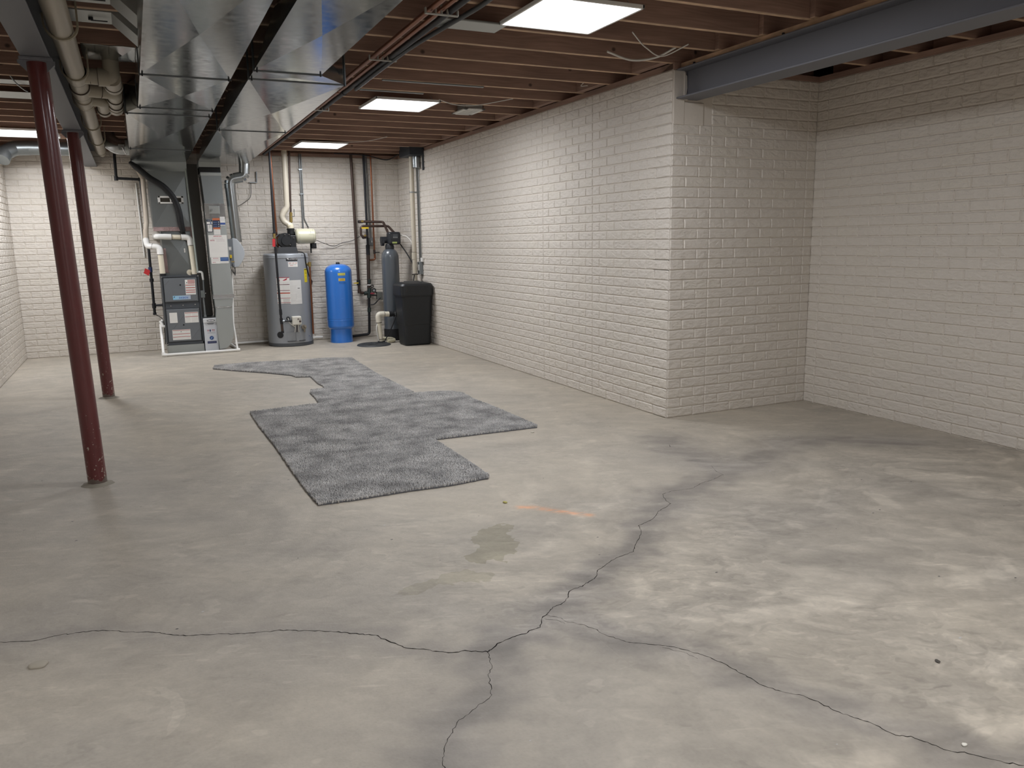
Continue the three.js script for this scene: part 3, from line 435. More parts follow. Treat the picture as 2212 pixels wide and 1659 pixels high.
// ---------------------------------------------------------------- tan drain pipe hung beside the beam
{ const t = thing('drain_pipe', 'thick tan plastic drain pipe strapped along the left steel beam, with branch fittings', 'pipe'), px = -3.735, py = 2.415, R = 0.056;
  part('pipe', tube([[px, py, 5.4], [px, py, -5.75]], R, { n: 28 }), drainMat, t); part('reducer', tube([[px, py, -5.72], [px, py, -5.78], [px + 0.01, py - 0.01, -6.0]], 0.058, { n: 24, rfn: q => q < 0.4 ? 0.060 : 0.04 }), drainMat, t);
  const strap = std(0x9a917d, 0.55);
  for (const z of [2.4, 1.2, 0.008, -1.10, -2.29, -3.5, -4.7]) {
    const pts = [[px - 0.076, JB + 0.04, z]]; for (let k = 0; k <= 14; k++) { const a = Math.PI + k / 14 * Math.PI; pts.push([px + 0.076 * Math.cos(a), py + 0.018 + 0.078 * Math.sin(a), z]); } pts.push([px + 0.076, JB + 0.04, z]);
    const p = []; for (let i = 0; i < pts.length - 1; i++) { const a = pts[i], b = pts[i + 1], dx = b[0] - a[0], dy = b[1] - a[1], l = Math.hypot(dx, dy), nx = -dy / l * 0.0045, ny = dx / l * 0.0045, w = 0.016; p.push(hexa([[a[0] - nx, a[1] - ny, z - w], [b[0] - nx, b[1] - ny, z - w], [b[0] - nx, b[1] - ny, z + w], [a[0] - nx, a[1] - ny, z + w]], [[a[0] + nx, a[1] + ny, z - w], [b[0] + nx, b[1] + ny, z - w], [b[0] + nx, b[1] + ny, z + w], [a[0] + nx, a[1] + ny, z + w]])); }
    part('strap', p, strap, t);
  }
  const band = (p, q, r) => part('glue_ring', rod(p, q, r, 28), cement, t);
  const hub = (p, q, r = 0.064) => part('hub', rod(p, q, r, 28), drainMat, t);
  // first branch: sideways, then up through the floor
  hub([px, py, -1.10], [px, py, -1.30]); part('branch', tube([[px, py, -1.24], [-3.60, py, -1.26], [-3.53, py, -1.26], [-3.53, 2.75, -1.24]], 0.05, { bend: 0.10, n: 26 }), drainMat, t); hub([-3.545, py, -1.26], [-3.61, py, -1.26], 0.057); band([-3.61, py, -1.26], [-3.6135, py, -1.26], 0.0575); band([-3.655, py, -1.255], [-3.658, py, -1.255], 0.0525);
  part('cleanout', tube([[-3.53, py, -1.25], [-3.525, py - 0.005, -1.52]], 0.054, { n: 26 }), drainMat, t); band([-3.527, py - 0.004, -1.45], [-3.527, py - 0.004, -1.456], 0.057); hub([-3.526, py - 0.004, -1.46], [-3.525, py - 0.005, -1.53], 0.059);
  // second branch: sideways to a run going away from the camera
  hub([px, py, -1.62], [px, py, -1.86]); part('branch', tube([[px, py, -1.74], [-3.525, py, -1.80], [-3.525, py, -2.45]], 0.05, { bend: 0.09, n: 26 }), drainMat, t); for (const z of [-2.05, -2.33]) { hub([-3.525, py, z - 0.06], [-3.525, py, z + 0.03], 0.057); band([-3.525, py, z + 0.03], [-3.525, py, z + 0.034], 0.0575); } hub([-3.525, py, -2.43], [-3.525, py, -2.55], 0.058); band([-3.61, py, -1.775], [-3.6135, py, -1.774], 0.0525);
  // third branch: short, to a capped end
  hub([px, py, -2.06], [px, py, -2.34]); part('branch', tube([[px, py, -2.17], [-3.612, py, -2.20], [-3.612, py, -2.62]], 0.046, { bend: 0.085, n: 26 }), drainMat, t); hub([-3.612, py, -2.60], [-3.612, py, -2.70], 0.054); band([-3.612, py, -2.595], [-3.612, py, -2.60], 0.0545);
  for (const z of [-1.102, -1.302, -1.62, -1.86, -2.34]) band([px, py, z - 0.002], [px, py, z + 0.002], 0.0645);
}
// ---------------------------------------------------------------- pipes under the joists right of the return trunk
const drift = (x, z) => x - 0.013 * z;
[[-2.045, 2.474, 0.0145, copper, 'reddish copper water pipe under the joists, leftmost of the three beside the return trunk', 'copper_pipe'],
 [-1.985, 2.477, 0.0115, copper, 'thin copper water pipe under the joists, middle one of the three beside the return trunk', 'copper_pipe'],
 [-1.942, 2.472, 0.0165, blackIron, 'dark iron gas pipe under the joists, rightmost of the three beside the return trunk', 'gas_pipe']].forEach(([x, y, r, m, label, name]) => {
  const t = thing(name, label, 'pipe'); part('pipe', tube([[drift(x, 5), y, 5], [drift(x, -6.2), y, -6.2]], r), m, t); for (const z of [2.2, -1.6, -4.4]) part('coupling', rod([drift(x, z), y, z - 0.025], [drift(x, z), y, z + 0.025], r + 0.004), m, t);
});
for (const [z, label] of [[0.80, 'grey plastic hanger holding the three pipes, nearest the camera'], [-0.30, 'grey plastic hanger holding the three pipes, beside the flare of the return trunk'], [-2.35, 'grey plastic hanger holding the pipes farther back along the return trunk']]) {
  const x = drift(-1.99, z), g = [rb(x - 0.085, x + 0.085, 2.446, 2.453, z - 0.009, z + 0.009, 0.003), rb(x - 0.004, x + 0.004, 2.45, JB + 0.01, z - 0.009, z + 0.009, 0.003)];
  for (const q of [-0.085, -0.032, 0.032, 0.085]) g.push(rb(x + q - 0.004, x + q + 0.004, 2.446, 2.478, z - 0.009, z + 0.009, 0.003));
  solo('pipe_hanger', g, std(0xa5a49c, 0.5), label, 'pipe hanger', 'pipe hangers');
}
solo('cable', tube(spline([[-1.87, 2.50, 1.6], [-1.80, 2.505, 0.9], [-1.83, 2.50, 0.45], [-1.90, 2.47, 0.05], [-1.925, 2.45, -0.5], [-1.905, 2.45, -1.3]]), 0.013, { n: 10 }), std(0x3b3f42, 0.5), 'thick dark cable bending from the joists down along the three pipes', 'cable');
{ const w = (name, label, pts, r = 0.004, m = whiteCable) => solo(name, tube(spline(pts), r, { n: 7 }), m, label, 'cable');
  w('cable', 'white cable sagging under the joists behind the lit panel beside the ceiling grille', [[-1.03, 2.52, -1.9], [-0.85, 2.505, -2.0], [-0.7, 2.497, -1.95], [-0.45, 2.52, -1.65]]);
  w('cable', 'white cable drooping from the joists between the nearest lit panel and the right beam', [[-0.72, 2.53, 0.58], [-0.5, 2.50, 0.40], [-0.30, 2.485, 0.30], [-0.22, 2.53, 0.46]]);
  w('cable', 'bundle of thin white cables looped under the joist next to the right beam', [[-0.22, 2.54, 0.33], [-0.28, 2.50, 0.20], [-0.42, 2.485, 0.13], [-0.62, 2.52, 0.14]], 0.007);
  w('cable', 'thin cable running under the joists from the farthest lit panel toward the right wall', [[-1.1, 2.515, -5.0], [-0.9, 2.505, -4.75], [-0.75, 2.52, -4.4]], 0.004);
  w('cable', 'thin dark cable looping at the top of the back corner beside the tan pipe', [[-0.95, 2.51, -6.2], [-0.5, 2.50, -6.25], [-0.22, 2.45, -6.25], [-0.12, 2.50, -6.0]], 0.007, blackIron);
  w('cable', 'short white wire hanging from a joist above the long brick wall', [[-0.22, 2.53, -0.83], [-0.25, 2.50, -0.84], [-0.19, 2.505, -0.84]], 0.003);
  w('cable', 'wire twisted round a joist left of the front red column', [[-4.18, 2.53, -2.05], [-4.16, 2.50, -2.15], [-4.12, 2.50, -2.5], [-4.13, 2.53, -2.56]], 0.005, emt);
}
for (const [z, x0, x1, label] of [[-1.235, -1.72, -0.9, 'thin grey conduit fixed under a joist between the two nearer lit panels'], [-1.66, -1.78, -1.25, 'short grey conduit under a joist just in front of the second lit panel'], [0.42, -1.95, -1.5, 'pale metal strip across the joist bay left of the nearest lit panel']]) solo('conduit', rb(x0, x1, JB - 0.012, JB + (z > 0 ? 0.002 : 0.004), z - (z > 0 ? 0.09 : 0.012), z + (z > 0 ? 0.09 : 0.012), 0.005), z > 0 ? galvDull : emt, label, 'conduit');
{ const t = thing('ceiling_grille', 'small square white air grille under the joists right of the second lit panel', 'air vent', [-0.575, 2.505, -2.36]), m = std(0xcfcfca, 0.45);
  part('frame', [rb(-0.10, 0.10, 0, 0.012, -0.17, -0.135, 0.003), rb(-0.10, 0.10, 0, 0.012, 0.135, 0.17, 0.003), rb(-0.10, -0.065, 0, 0.012, -0.17, 0.17, 0.003), rb(0.065, 0.10, 0, 0.012, -0.17, 0.17, 0.003)], m, t);
  for (let k = 0; k < 9; k++) part('louver', bx(-0.066, 0.066, 0.004, 0.006, -0.13 + k * 0.03, -0.112 + k * 0.03).rotateX(0), m, t);
  part('boot', bx(-0.08, 0.08, 0.012, 0.06, -0.15, 0.15), galvDull, t);
}

// ---------------------------------------------------------------- stickers and labels
const PX = 1100;
function lines(g, x, y, w, n, step, col = '#9a9a96', th = 1.6, s0 = 7) { let s = s0; g.fillStyle = col; for (let i = 0; i < n; i++) { let q = x; while (q < x + w - 4) { s = (s * 1103515245 + 12345) & 0x7fffffff; const l = 4 + (s >> 8) % 12; g.fillRect(q, y + i * step, Math.min(l, x + w - q), th); q += l + 3; } } }
function text(g, s, x, y, size, col, font = 'bold', align = 'center', fam = 'sans-serif') { g.fillStyle = col; g.font = `${font} ${size}px ${fam}`; g.textAlign = align; g.textBaseline = 'middle'; g.fillText(s, x, y); }
const paper = draw => (w, h) => canvasTex(Math.round(w * PX), Math.round(h * PX), (g, W, Hh) => { g.fillStyle = '#e6e4df'; g.fillRect(0, 0, W, Hh); draw(g, W, Hh); });
function sticker(name, parent, x0, x1, y0, y1, z, draw, label, { rough = 0.5, th = 0.0015 } = {}) {
  const w = x1 - x0, h = y1 - y0, t = paper(draw)(w, h), g = new THREE.BoxGeometry(w, h, th).translate((x0 + x1) / 2, (y0 + y1) / 2, z + th / 2);
  const edge = std(0xdcdad4, 0.6); const m = shadow(new THREE.Mesh(g, [edge, edge, edge, edge, std(0xffffff, rough, 0, { map: t }), edge])); m.name = name; parent.add(m); if (label) m.userData.label = label; return m;
}
// paper wrapped on a drum of radius r standing at the parent's origin, facing the angle a (0 = +z)
function wrapped(name, parent, r, a, w, y0, y1, draw, label) {
  const t = paper(draw)(w, y1 - y0), th = w / r, g = new THREE.CylinderGeometry(r + 0.0012, r + 0.0012, y1 - y0, 14, 1, true, a - th / 2, th).translate(0, (y0 + y1) / 2, 0);
  return part(name, g, std(0xffffff, 0.5, 0, { map: t }), parent, label);
}

// ---------------------------------------------------------------- furnace
const FX0 = -3.222, FX1 = -2.790, FZ = -5.88, FZB = -6.40, FB = 0.115, FT = 0.965;
{
  const t = thing('furnace', 'dark grey upright furnace with two front doors and warning labels, left of the filter cabinet', 'furnace');
  part('base_box', rb(FX0 + 0.006, FX1 - 0.002, 0, FB, FZB, FZ, 0.003), galvDull, t, 'plain galvanized base');
  part('cabinet', [rb(FX0, FX1, FB, FT, FZB, FZ - 0.022, 0.004), rb(FX0, FX0 + 0.016, FB, FT, FZ - 0.03, FZ + 0.002, 0.003), rb(FX1 - 0.016, FX1, FB, FT, FZ - 0.03, FZ + 0.002, 0.003), rb(FX0, FX1, FT - 0.018, FT, FZ - 0.03, FZ + 0.004, 0.003), rb(FX0, FX1, FB, FB + 0.035, FZ - 0.03, FZ + 0.002, 0.003)], furnaceDark, t);
  const door = (y0, y1, sl) => {
    const x0 = FX0 + 0.022, x1 = FX1 - 0.026, c = 0.06;
    const g = [rb(x0, x1, y0, y1, FZ - 0.025, FZ - 0.002, 0.006)];
    g.push(poly([[x0 + 0.012, y0 + 0.012], [x1 - 0.012, y0 + 0.012], [x1 - 0.012, y1 - 0.012], [x0 + 0.012, y1 - 0.012]], 0.008, 0.004).translate(0, 0, FZ - 0.004));
    const d = part('door', g, furnaceGrey, t); for (const [p, q] of sl) part('pressed_crease', rod([p[0], p[1], FZ + 0.0075], [q[0], q[1], FZ + 0.0075], 0.0025, 6), furnaceGrey, d); return d;
  };
  const d1 = door(0.645, 0.945, [[[-3.185, 0.865], [-3.13, 0.925]], [[-2.88, 0.655], [-2.83, 0.715]]]);
  const d2 = door(0.152, 0.560, [[[-3.13, 0.325], [-2.99, 0.50]], [[-2.93, 0.185], [-2.84, 0.30]]]);
  part('divider_panel', hexa([[FX0 + 0.02, 0.585, FZ - 0.02], [FX1 - 0.02, 0.585, FZ - 0.02], [FX1 - 0.02, 0.565, FZ - 0.004], [FX0 + 0.02, 0.565, FZ - 0.004]], [[FX0 + 0.02, 0.64, FZ - 0.02], [FX1 - 0.02, 0.64, FZ - 0.02], [FX1 - 0.02, 0.64, FZ - 0.012], [FX0 + 0.02, 0.64, FZ - 0.012]]), furnaceDark, t);
  for (const [x, y] of [[-3.14, 0.60], [-3.0, 0.604], [-2.86, 0.608], [-3.18, 0.545], [-2.83, 0.55], [FX0 + 0.008, 0.955], [FX1 - 0.01, 0.957], [FX0 + 0.008, 0.13]]) part('screw', rod([x, y, FZ - 0.008], [x, y, FZ + 0.005], 0.006, 8), chrome, t);
  for (const [d, y] of [[d1, 0.853], [d2, 0.361]]) part('sight_hole', poly([[-0.011, 0], [0, -0.011], [0.011, 0], [0, 0.011]], 0.003).translate(-3.012, y, FZ + 0.007), darkGap, d);
  const zf = FZ + 0.0085;
  sticker('nameplate', d1, -3.107, -2.905, 0.674, 0.723, zf, (g, w, h) => { const q = g.createLinearGradient(0, 0, w, 0); q.addColorStop(0, '#8fc0dc'); q.addColorStop(1, '#aab4c6'); g.fillStyle = q; g.fillRect(0, 0, w, h); g.fillStyle = '#10141c'; g.beginPath(); g.moveTo(w * 0.05, h * 0.2); g.lineTo(w * 0.13, h * 0.2); g.lineTo(w * 0.05, h * 0.55); g.fill(); g.fillStyle = '#69c2e6'; g.beginPath(); g.moveTo(w * 0.15, h * 0.3); g.lineTo(w * 0.05, h * 0.8); g.lineTo(w * 0.10, h * 0.8); g.fill(); text(g, 'DAIKIN', w * 0.6, h * 0.55, h * 0.62, '#3f5fa8'); }, 'light blue nameplate with dark blue lettering');
  const warn = (rows, tri) => (g, w, h) => { lines(g, 6, 5, w - 12, Math.floor(h / 7), 7); for (const r of rows) { g.fillStyle = '#a8443c'; g.fillRect(4, h * r, w - 8, Math.max(5, h * 0.045)); } if (tri) { g.fillStyle = '#20201e'; g.beginPath(); g.moveTo(w * tri[0], h * (tri[1] - 0.05)); g.lineTo(w * tri[0] - 7, h * (tri[1] + 0.03)); g.lineTo(w * tri[0] + 7, h * (tri[1] + 0.03)); g.fill(); } };
  sticker('warning_label', d1, -2.956, -2.840, 0.731, 0.915, zf, (g, w, h) => { warn([0.03, 0.12, 0.21, 0.34, 0.52, 0.68, 0.82])(g, w, h); g.fillStyle = '#ecebe6'; g.fillRect(2, 2, w * 0.24, h * 0.28); g.fillStyle = '#20201e'; g.beginPath(); g.ellipse(w * 0.17, h * 0.2, 5, 10, 0, 0, 7); g.fill(); }, 'white label with red bars at the upper right');
  sticker('rating_label', d2, -3.166, -3.078, 0.391, 0.517, zf, (g, w, h) => lines(g, 8, 10, w - 20, 13, 9, '#b4b2ae'), 'plain white label');
  sticker('warning_label', d2, -2.993, -2.835, 0.384, 0.516, zf, (g, w, h) => { warn([0.05, 0.40])(g, w, h); g.fillStyle = '#e6e4df'; g.fillRect(w * 0.49, h * 0.12, w * 0.05, h * 0.27); g.fillRect(w * 0.42, h * 0.5, w * 0.06, h * 0.5); }, 'white label with two red bars');
  sticker('warning_label', d2, -3.149, -2.942, 0.178, 0.305, zf, (g, w, h) => { warn([0.04, 0.40, 0.68], [0.48, 0.2])(g, w, h); }, 'wide white label with three red bars at the bottom');
  part('vent_collar', [rod([-3.195, FT, -5.95], [-3.195, FT + 0.03, -5.95], 0.036, 20), rod([-2.835, FT, -5.93], [-2.835, FT + 0.012, -5.93], 0.034, 20)], blackPlastic, t);
  part('gas_grommet', rod([FX0 - 0.008, 0.595, -6.18], [FX0 + 0.004, 0.595, -6.18], 0.025, 16), blackPlastic, t);
}
{ // cooling coil case and supply plenum
  const t = thing('supply_plenum', 'grey sheet metal plenum and coil case rising from the furnace to the supply trunk', 'air duct');
  part('coil_case', crossbreak([[-3.158, FT, FZB], [-2.812, FT, FZB], [-2.812, FT, -5.985], [-3.158, FT, -5.985]], [[-3.176, 1.545, FZB], [-2.812, 1.545, FZB], [-2.812, 1.545, -5.985], [-3.176, 1.545, -5.985]], 0.022), galvGrey, t);
  part('plenum_box', crossbreak([[-3.25, 1.545, FZB], [-2.806, 1.545, FZB], [-2.806, 1.545, -5.945], [-3.25, 1.545, -5.945]], [[-3.262, 2.215, FZB], [-2.822, 2.215, FZB], [-2.822, 2.215, -5.945], [-3.262, 2.215, -5.945]], 0.014), galvGrey, t);
  part('flare', crossbreak([[-3.262, 2.215, FZB], [-2.822, 2.215, FZB], [-2.822, 2.215, -5.945], [-3.262, 2.215, -5.945]], [[-3.432, 2.325, FZB], [-2.824, 2.325, FZB], [-2.824, 2.325, -5.86], [-3.432, 2.325, -5.86]], 0.002), galvGrey, t);
  part('foil_tape', [rb(-3.255, -2.80, 1.505, 1.555, -5.945, -5.942, 0.001), rb(-3.19, -3.12, 1.0, 1.30, -5.984, -5.981, 0.001), rb(-2.84, -2.80, 1.25, 1.53, -5.984, -5.981, 0.001)], std(0x9c8684, 0.3, 0.7, { bumpMap: foilBump, bumpScale: 0.005 }), t, 'crumpled tape with reddish print');
  const r = part('register_frame', [rb(-3.175, -2.888, 1.900, 1.921, -5.946, -5.922, 0.003), rb(-3.175, -2.888, 1.832, 1.850, -5.946, -5.922, 0.003), rb(-3.175, -3.148, 1.832, 1.921, -5.946, -5.922, 0.003), rb(-2.915, -2.888, 1.832, 1.921, -5.946, -5.922, 0.003), rb(-3.040, -3.026, 1.84, 1.91, -5.946, -5.926, 0.002)], pvcWhite, t, 'white opening frame with two holes');
  part('opening', bx(-3.15, -2.91, 1.845, 1.905, -5.947, -5.929), std(0x3a352c, 0.8), r);
  part('corner_trim', [rod([-2.838, 2.30, -5.93], [-2.80, 1.0, -5.86], 0.010, 10)], std(0x98a09a, 0.5), t, 'pale grey conduit down the right edge');
  const cp = part('coil_port', rod([-2.885, 1.0, -5.985], [-2.885, 1.0, -5.972], 0.035, 20), pvcCream, t); part('plug', rod([-2.885, 1.0, -5.975], [-2.885, 1.0, -5.962], 0.014, 14), std(0xd8cdb8, 0.5), cp);
  sticker('coil_label', t, -2.985, -2.915, 1.245, 1.295, -5.972, (g, w, h) => { text(g, 'COIL', w / 2, h / 2, h * 0.5, '#8d3b3b'); }, 'small label with reddish print');
}
{ const t = thing('exhaust_pipe', 'white plastic vent pipe elbowing from the furnace top right across the coil case', 'pipe'), z = -5.93;
  part('pipe', [tube([[-2.832, FT + 0.005, z], [-2.85, 1.345, z]], 0.030, { n: 20 }), tube([[-2.93, 1.43, z], [-3.08, 1.437, z]], 0.029, { n: 20 })], pvcCream, t);
  part('elbow', tube([[-2.85, 1.33, z], [-2.855, 1.428, z], [-2.955, 1.431, z]], 0.035, { bend: 0.085, n: 20 }), pvcWhite, t);
  part('coupling', [rod([-3.06, 1.436, z], [-3.15, 1.44, z], 0.035, 20), tube([[-3.15, 1.44, z], [-3.225, 1.443, z], [-3.24, 1.445, -6.42]], 0.033, { bend: 0.05, n: 20 })], pvcWhite, t);
  part('glue_ring', [rod([-2.849, 1.328, z], [-2.849, 1.333, z], 0.0355, 20), rod([-2.952, 1.431, z], [-2.957, 1.431, z], 0.0355, 20), rod([-3.056, 1.436, z], [-3.061, 1.436, z], 0.0355, 20)], cement, t);
}
{ const t = thing('intake_pipe', 'white plastic air intake pipe bending up from the furnace top left to the back wall', 'pipe'), z = -5.95;
  part('pipe', tube([[-3.195, FT + 0.03, z], [-3.202, 1.235, z]], 0.031, { n: 20 }), pvcCream, t);
  part('elbow', [tube([[-3.202, 1.225, z], [-3.205, 1.315, z - 0.01], [-3.285, 1.325, z - 0.03]], 0.036, { bend: 0.08, n: 20 }), tube([[-3.275, 1.324, z - 0.03], [-3.335, 1.33, z - 0.06], [-3.345, 1.41, z - 0.14]], 0.035, { bend: 0.05, n: 20 })], pvcWhite, t);
  part('riser', [tube([[-3.345, 1.40, z - 0.14], [-3.335, 1.53, z - 0.15]], 0.031, { n: 18 }), tube([[-3.335, 1.52, z - 0.15], [-3.318, 1.62, z - 0.16], [-3.315, 2.14, -6.12], [-3.37, 2.28, -6.25], [-3.42, 2.45, -6.38]], 0.028, { bend: 0.06, n: 18 })], std(0xbcb1a2, 0.4), t, 'older beige upper pipe');
  part('glue_ring', [rod([-3.202, 1.224, z], [-3.202, 1.229, z], 0.0365, 20), rod([-3.277, 1.324, z - 0.028], [-3.282, 1.325, z - 0.03], 0.0365, 20)], cement, t);
}
{ const t = thing('gas_pipe', 'black iron gas pipe with a red tag, dropping down the wall left of the furnace', 'pipe'), z = -6.22;
  part('pipe', tube([[-3.60, 2.43, z], [-3.606, 2.142, z], [-3.342, 2.132, z], [-3.322, 1.5, z], [-3.322, 0.49, z]], 0.0165, { bend: 0.025, n: 14 }), blackIron, t);
  part('fitting', [rod([-3.606, 2.165, z], [-3.606, 2.115, z], 0.022, 14), rod([-3.365, 2.133, z], [-3.32, 2.131, z], 0.022, 14), rod([-3.322, 0.93, z], [-3.322, 0.89, z], 0.025, 14), rod([-3.322, 0.62, z], [-3.322, 0.56, z], 0.024, 14), rod([-3.322, 0.50, z], [-3.322, 0.475, z], 0.021, 14)], blackIron, t);
  part('branch', rod([-3.322, 0.595, z], [-3.215, 0.595, z + 0.02], 0.014, 12), blackIron, t);
  part('valve', rod([-3.325, 1.07, z + 0.01], [-3.325, 1.01, z + 0.01], 0.024, 14), std(0x26355e, 0.4), t, 'dark blue valve body');
  part('tag', hexa([[-3.405, 1.0, z + 0.03], [-3.35, 0.965, z + 0.03], [-3.35, 0.965, z + 0.033], [-3.405, 1.0, z + 0.033]], [[-3.385, 1.06, z + 0.03], [-3.325, 1.03, z + 0.03], [-3.325, 1.03, z + 0.033], [-3.385, 1.06, z + 0.033]]), red, t, 'red paper tag');
}
solo('wall_conduit', tube([[-3.395, 2.1, -6.41], [-3.375, 1.2, -6.41]], 0.008, { n: 8 }), pvcWhite, 'thin white conduit on the wall behind the black gas pipe left of the furnace', 'conduit');
{ const t = thing('refrigerant_line', 'thick black insulated refrigerant line curving down in front of the plenum', 'pipe');
  part('insulation', sweep(spline([[-3.44, 2.31, -6.0], [-3.36, 2.235, -5.9], [-3.25, 2.13, -5.86], [-3.10, 2.025, -5.86], [-3.00, 1.89, -5.87], [-2.955, 1.74, -5.88], [-2.94, 1.58, -5.90], [-2.925, 1.50, -5.92]]), 0.034, { n: 18, rfn: q => 0.018 + 0.018 * sstep(0, 0.12, q) - 0.006 * sstep(0.85, 1, q) }), rubber, t);
  for (const q of [-0.012, 0.004, 0.02]) part('tail', tube(spline([[-2.93 + q, 1.52, -5.92], [-2.92 + q, 1.45, -5.94], [-2.895 + 1.5 * q, 1.39, -5.97]]), 0.009, { n: 8 }), rubber, t);
}
solo('cable', tube(spline([[-2.90, 1.40, -5.96], [-2.875, 1.34, -5.965], [-2.862, 1.29, -5.965], [-2.86, 1.20, -5.97]]), 0.005, { n: 7 }), rubber, 'thin black wire hanging behind the right white vent pipe of the furnace', 'cable');
{ const t = thing('switch_box', 'small grey electrical box with conduit on the right side of the furnace', 'electrical box');
  part('box', rb(-2.785, -2.735, 0.685, 0.775, -5.93, -5.875, 0.004), greyBox, t); part('switch', rod([-2.735, 0.735, -5.9], [-2.722, 0.742, -5.9], 0.005, 8), pvcWhite, t);
  part('conduit', [rod([-2.757, 0.69, -5.90], [-2.752, 0.46, -5.90], 0.013, 12), rod([-2.752, 0.47, -5.90], [-2.752, 0.445, -5.90], 0.018, 12)], greyBox, t);
  part('cover_plate', rb(-2.782, -2.738, 0.690, 0.770, -5.876, -5.872, 0.002), std(0x6e7473, 0.5, 0.3), t);
}
{ const t = thing('condensate_elbow', 'small white plastic elbow at the top right corner of the furnace', 'pipe');
  part('pipe', tube([[-2.83, 1.003, -5.93], [-2.745, 1.003, -5.91], [-2.742, 0.905, -5.91]], 0.013, { bend: 0.025, n: 12 }), pvcWhite, t); part('tail', rod([-2.742, 0.91, -5.91], [-2.745, 0.77, -5.905], 0.010, 10), greyBox, t); }
{ const t = thing('drain_line', 'thin white plastic drain pipe lying on the floor round the front of the furnace', 'pipe');
  part('pipe', tube([[-3.245, 0.42, -6.02], [-3.272, 0.36, -5.99], [-3.276, 0.02, -5.72], [-2.395, 0.02, -5.745], [-2.43, 0.03, -6.36]], 0.0165, { bend: 0.03, n: 14 }), pvcWhite, t);
  part('riser', tube([[-2.41, 0.02, -5.77], [-2.425, 0.35, -5.90], [-2.405, 0.70, -5.93], [-2.385, 1.02, -5.95]], 0.012, { n: 12 }), pvcWhite, t);
  part('elbow', [rod([-3.276, 0.05, -5.735], [-3.276, 0.012, -5.722], 0.021, 14), rod([-3.28, 0.02, -5.72], [-3.24, 0.02, -5.72], 0.021, 14), rod([-2.425, 0.02, -5.745], [-2.385, 0.02, -5.745], 0.021, 14)], pvcWhite, t);
  part('trap', tube([[-3.272, 0.41, -6.0], [-3.245, 0.345, -5.96], [-3.225, 0.345, -5.96]], 0.018, { bend: 0.02, n: 12 }), pvcWhite, t);
}
solo('cable', tube(spline([[-3.315, 0.485, -6.2], [-3.24, 0.42, -6.1], [-3.232, 0.25, -6.05], [-3.235, 0.12, -6.0]]), 0.005, { n: 7 }), blackPlastic, 'thin dark wire along the left side of the furnace', 'cable');
solo('wall_base_pipe', tube([[-2.38, 0.03, -6.38], [-1.98, 0.035, -6.39], [-1.2, 0.04, -6.40]], 0.014, { n: 10 }), pvcWhite, 'thin white plastic pipe along the foot of the back wall behind the water heater', 'pipe');

// ---------------------------------------------------------------- filter cabinet, return drop, humidifier
{ const t = thing('filter_cabinet', 'narrow pale grey air filter cabinet with a red and blue label, right of the furnace', 'filter cabinet'), x0 = -2.783, x1 = -2.622, z = -5.86, m = std(0xcfd3d9, 0.4, 0.05);
  part('body', rb(x0, x1, 0.0, 0.40, -6.38, z, 0.004), m, t); part('cap', rb(x0 - 0.002, x1 + 0.003, 0.372, 0.428, -6.38, z + 0.012, 0.006), std(0xdadde0, 0.4, 0.05), t);
  part('handle_recess', poly([[-0.045, 0], [0.045, 0], [0.03, -0.02], [-0.03, -0.02]], 0.004, 0.001).translate(-2.70, 0.37, z - 0.002), std(0x8e9196, 0.5), t);
  sticker('badge', t, x0 + 0.034, x1 - 0.018, 0.378, 0.418, z + 0.0125, (g, w, h) => { g.fillStyle = '#d3d4d6'; g.fillRect(0, 0, w, h); g.strokeStyle = '#34363a'; g.lineWidth = 6; g.beginPath(); g.ellipse(w / 2, h / 2, w * 0.42, h * 0.3, 0, 0, 7); g.stroke(); text(g, 'AIR', w / 2, h / 2, h * 0.3, '#55575c'); }, 'oval badge');
  sticker('label', t, x0 + 0.022, x1 - 0.012, 0.10, 0.30, z + 0.0005, (g, w, h) => { g.fillStyle = '#cfd3d9'; g.fillRect(0, 0, w, h); text(g, 'H', w * 0.20, h * 0.13, h * 0.16, '#a63a44'); text(g, 'TZ', w * 0.68, h * 0.13, h * 0.16, '#a63a44'); g.fillStyle = '#2a3560'; g.beginPath(); g.moveTo(w * 0.39, h * 0.04); g.lineTo(w * 0.47, h * 0.13); g.lineTo(w * 0.39, h * 0.24); g.lineTo(w * 0.31, h * 0.13); g.fill(); lines(g, w * 0.12, h * 0.26, w * 0.72, 2, 7, '#7d8188', 3); g.fillStyle = '#34528c'; g.beginPath(); g.arc(w * 0.48, h * 0.60, h * 0.125, 0, 7); g.fill(); g.strokeStyle = '#9fc3e2'; g.lineWidth = 7; g.beginPath(); g.moveTo(w * 0.42, h * 0.66); g.lineTo(w * 0.53, h * 0.54); g.stroke(); g.fillStyle = '#333a5e'; g.fillRect(w * 0.06, h * 0.80, w * 0.85, h * 0.15); lines(g, w * 0.14, h * 0.86, w * 0.7, 1, 5, '#8d93b0', 4); }, 'printed label with red lettering over a round blue emblem');
}
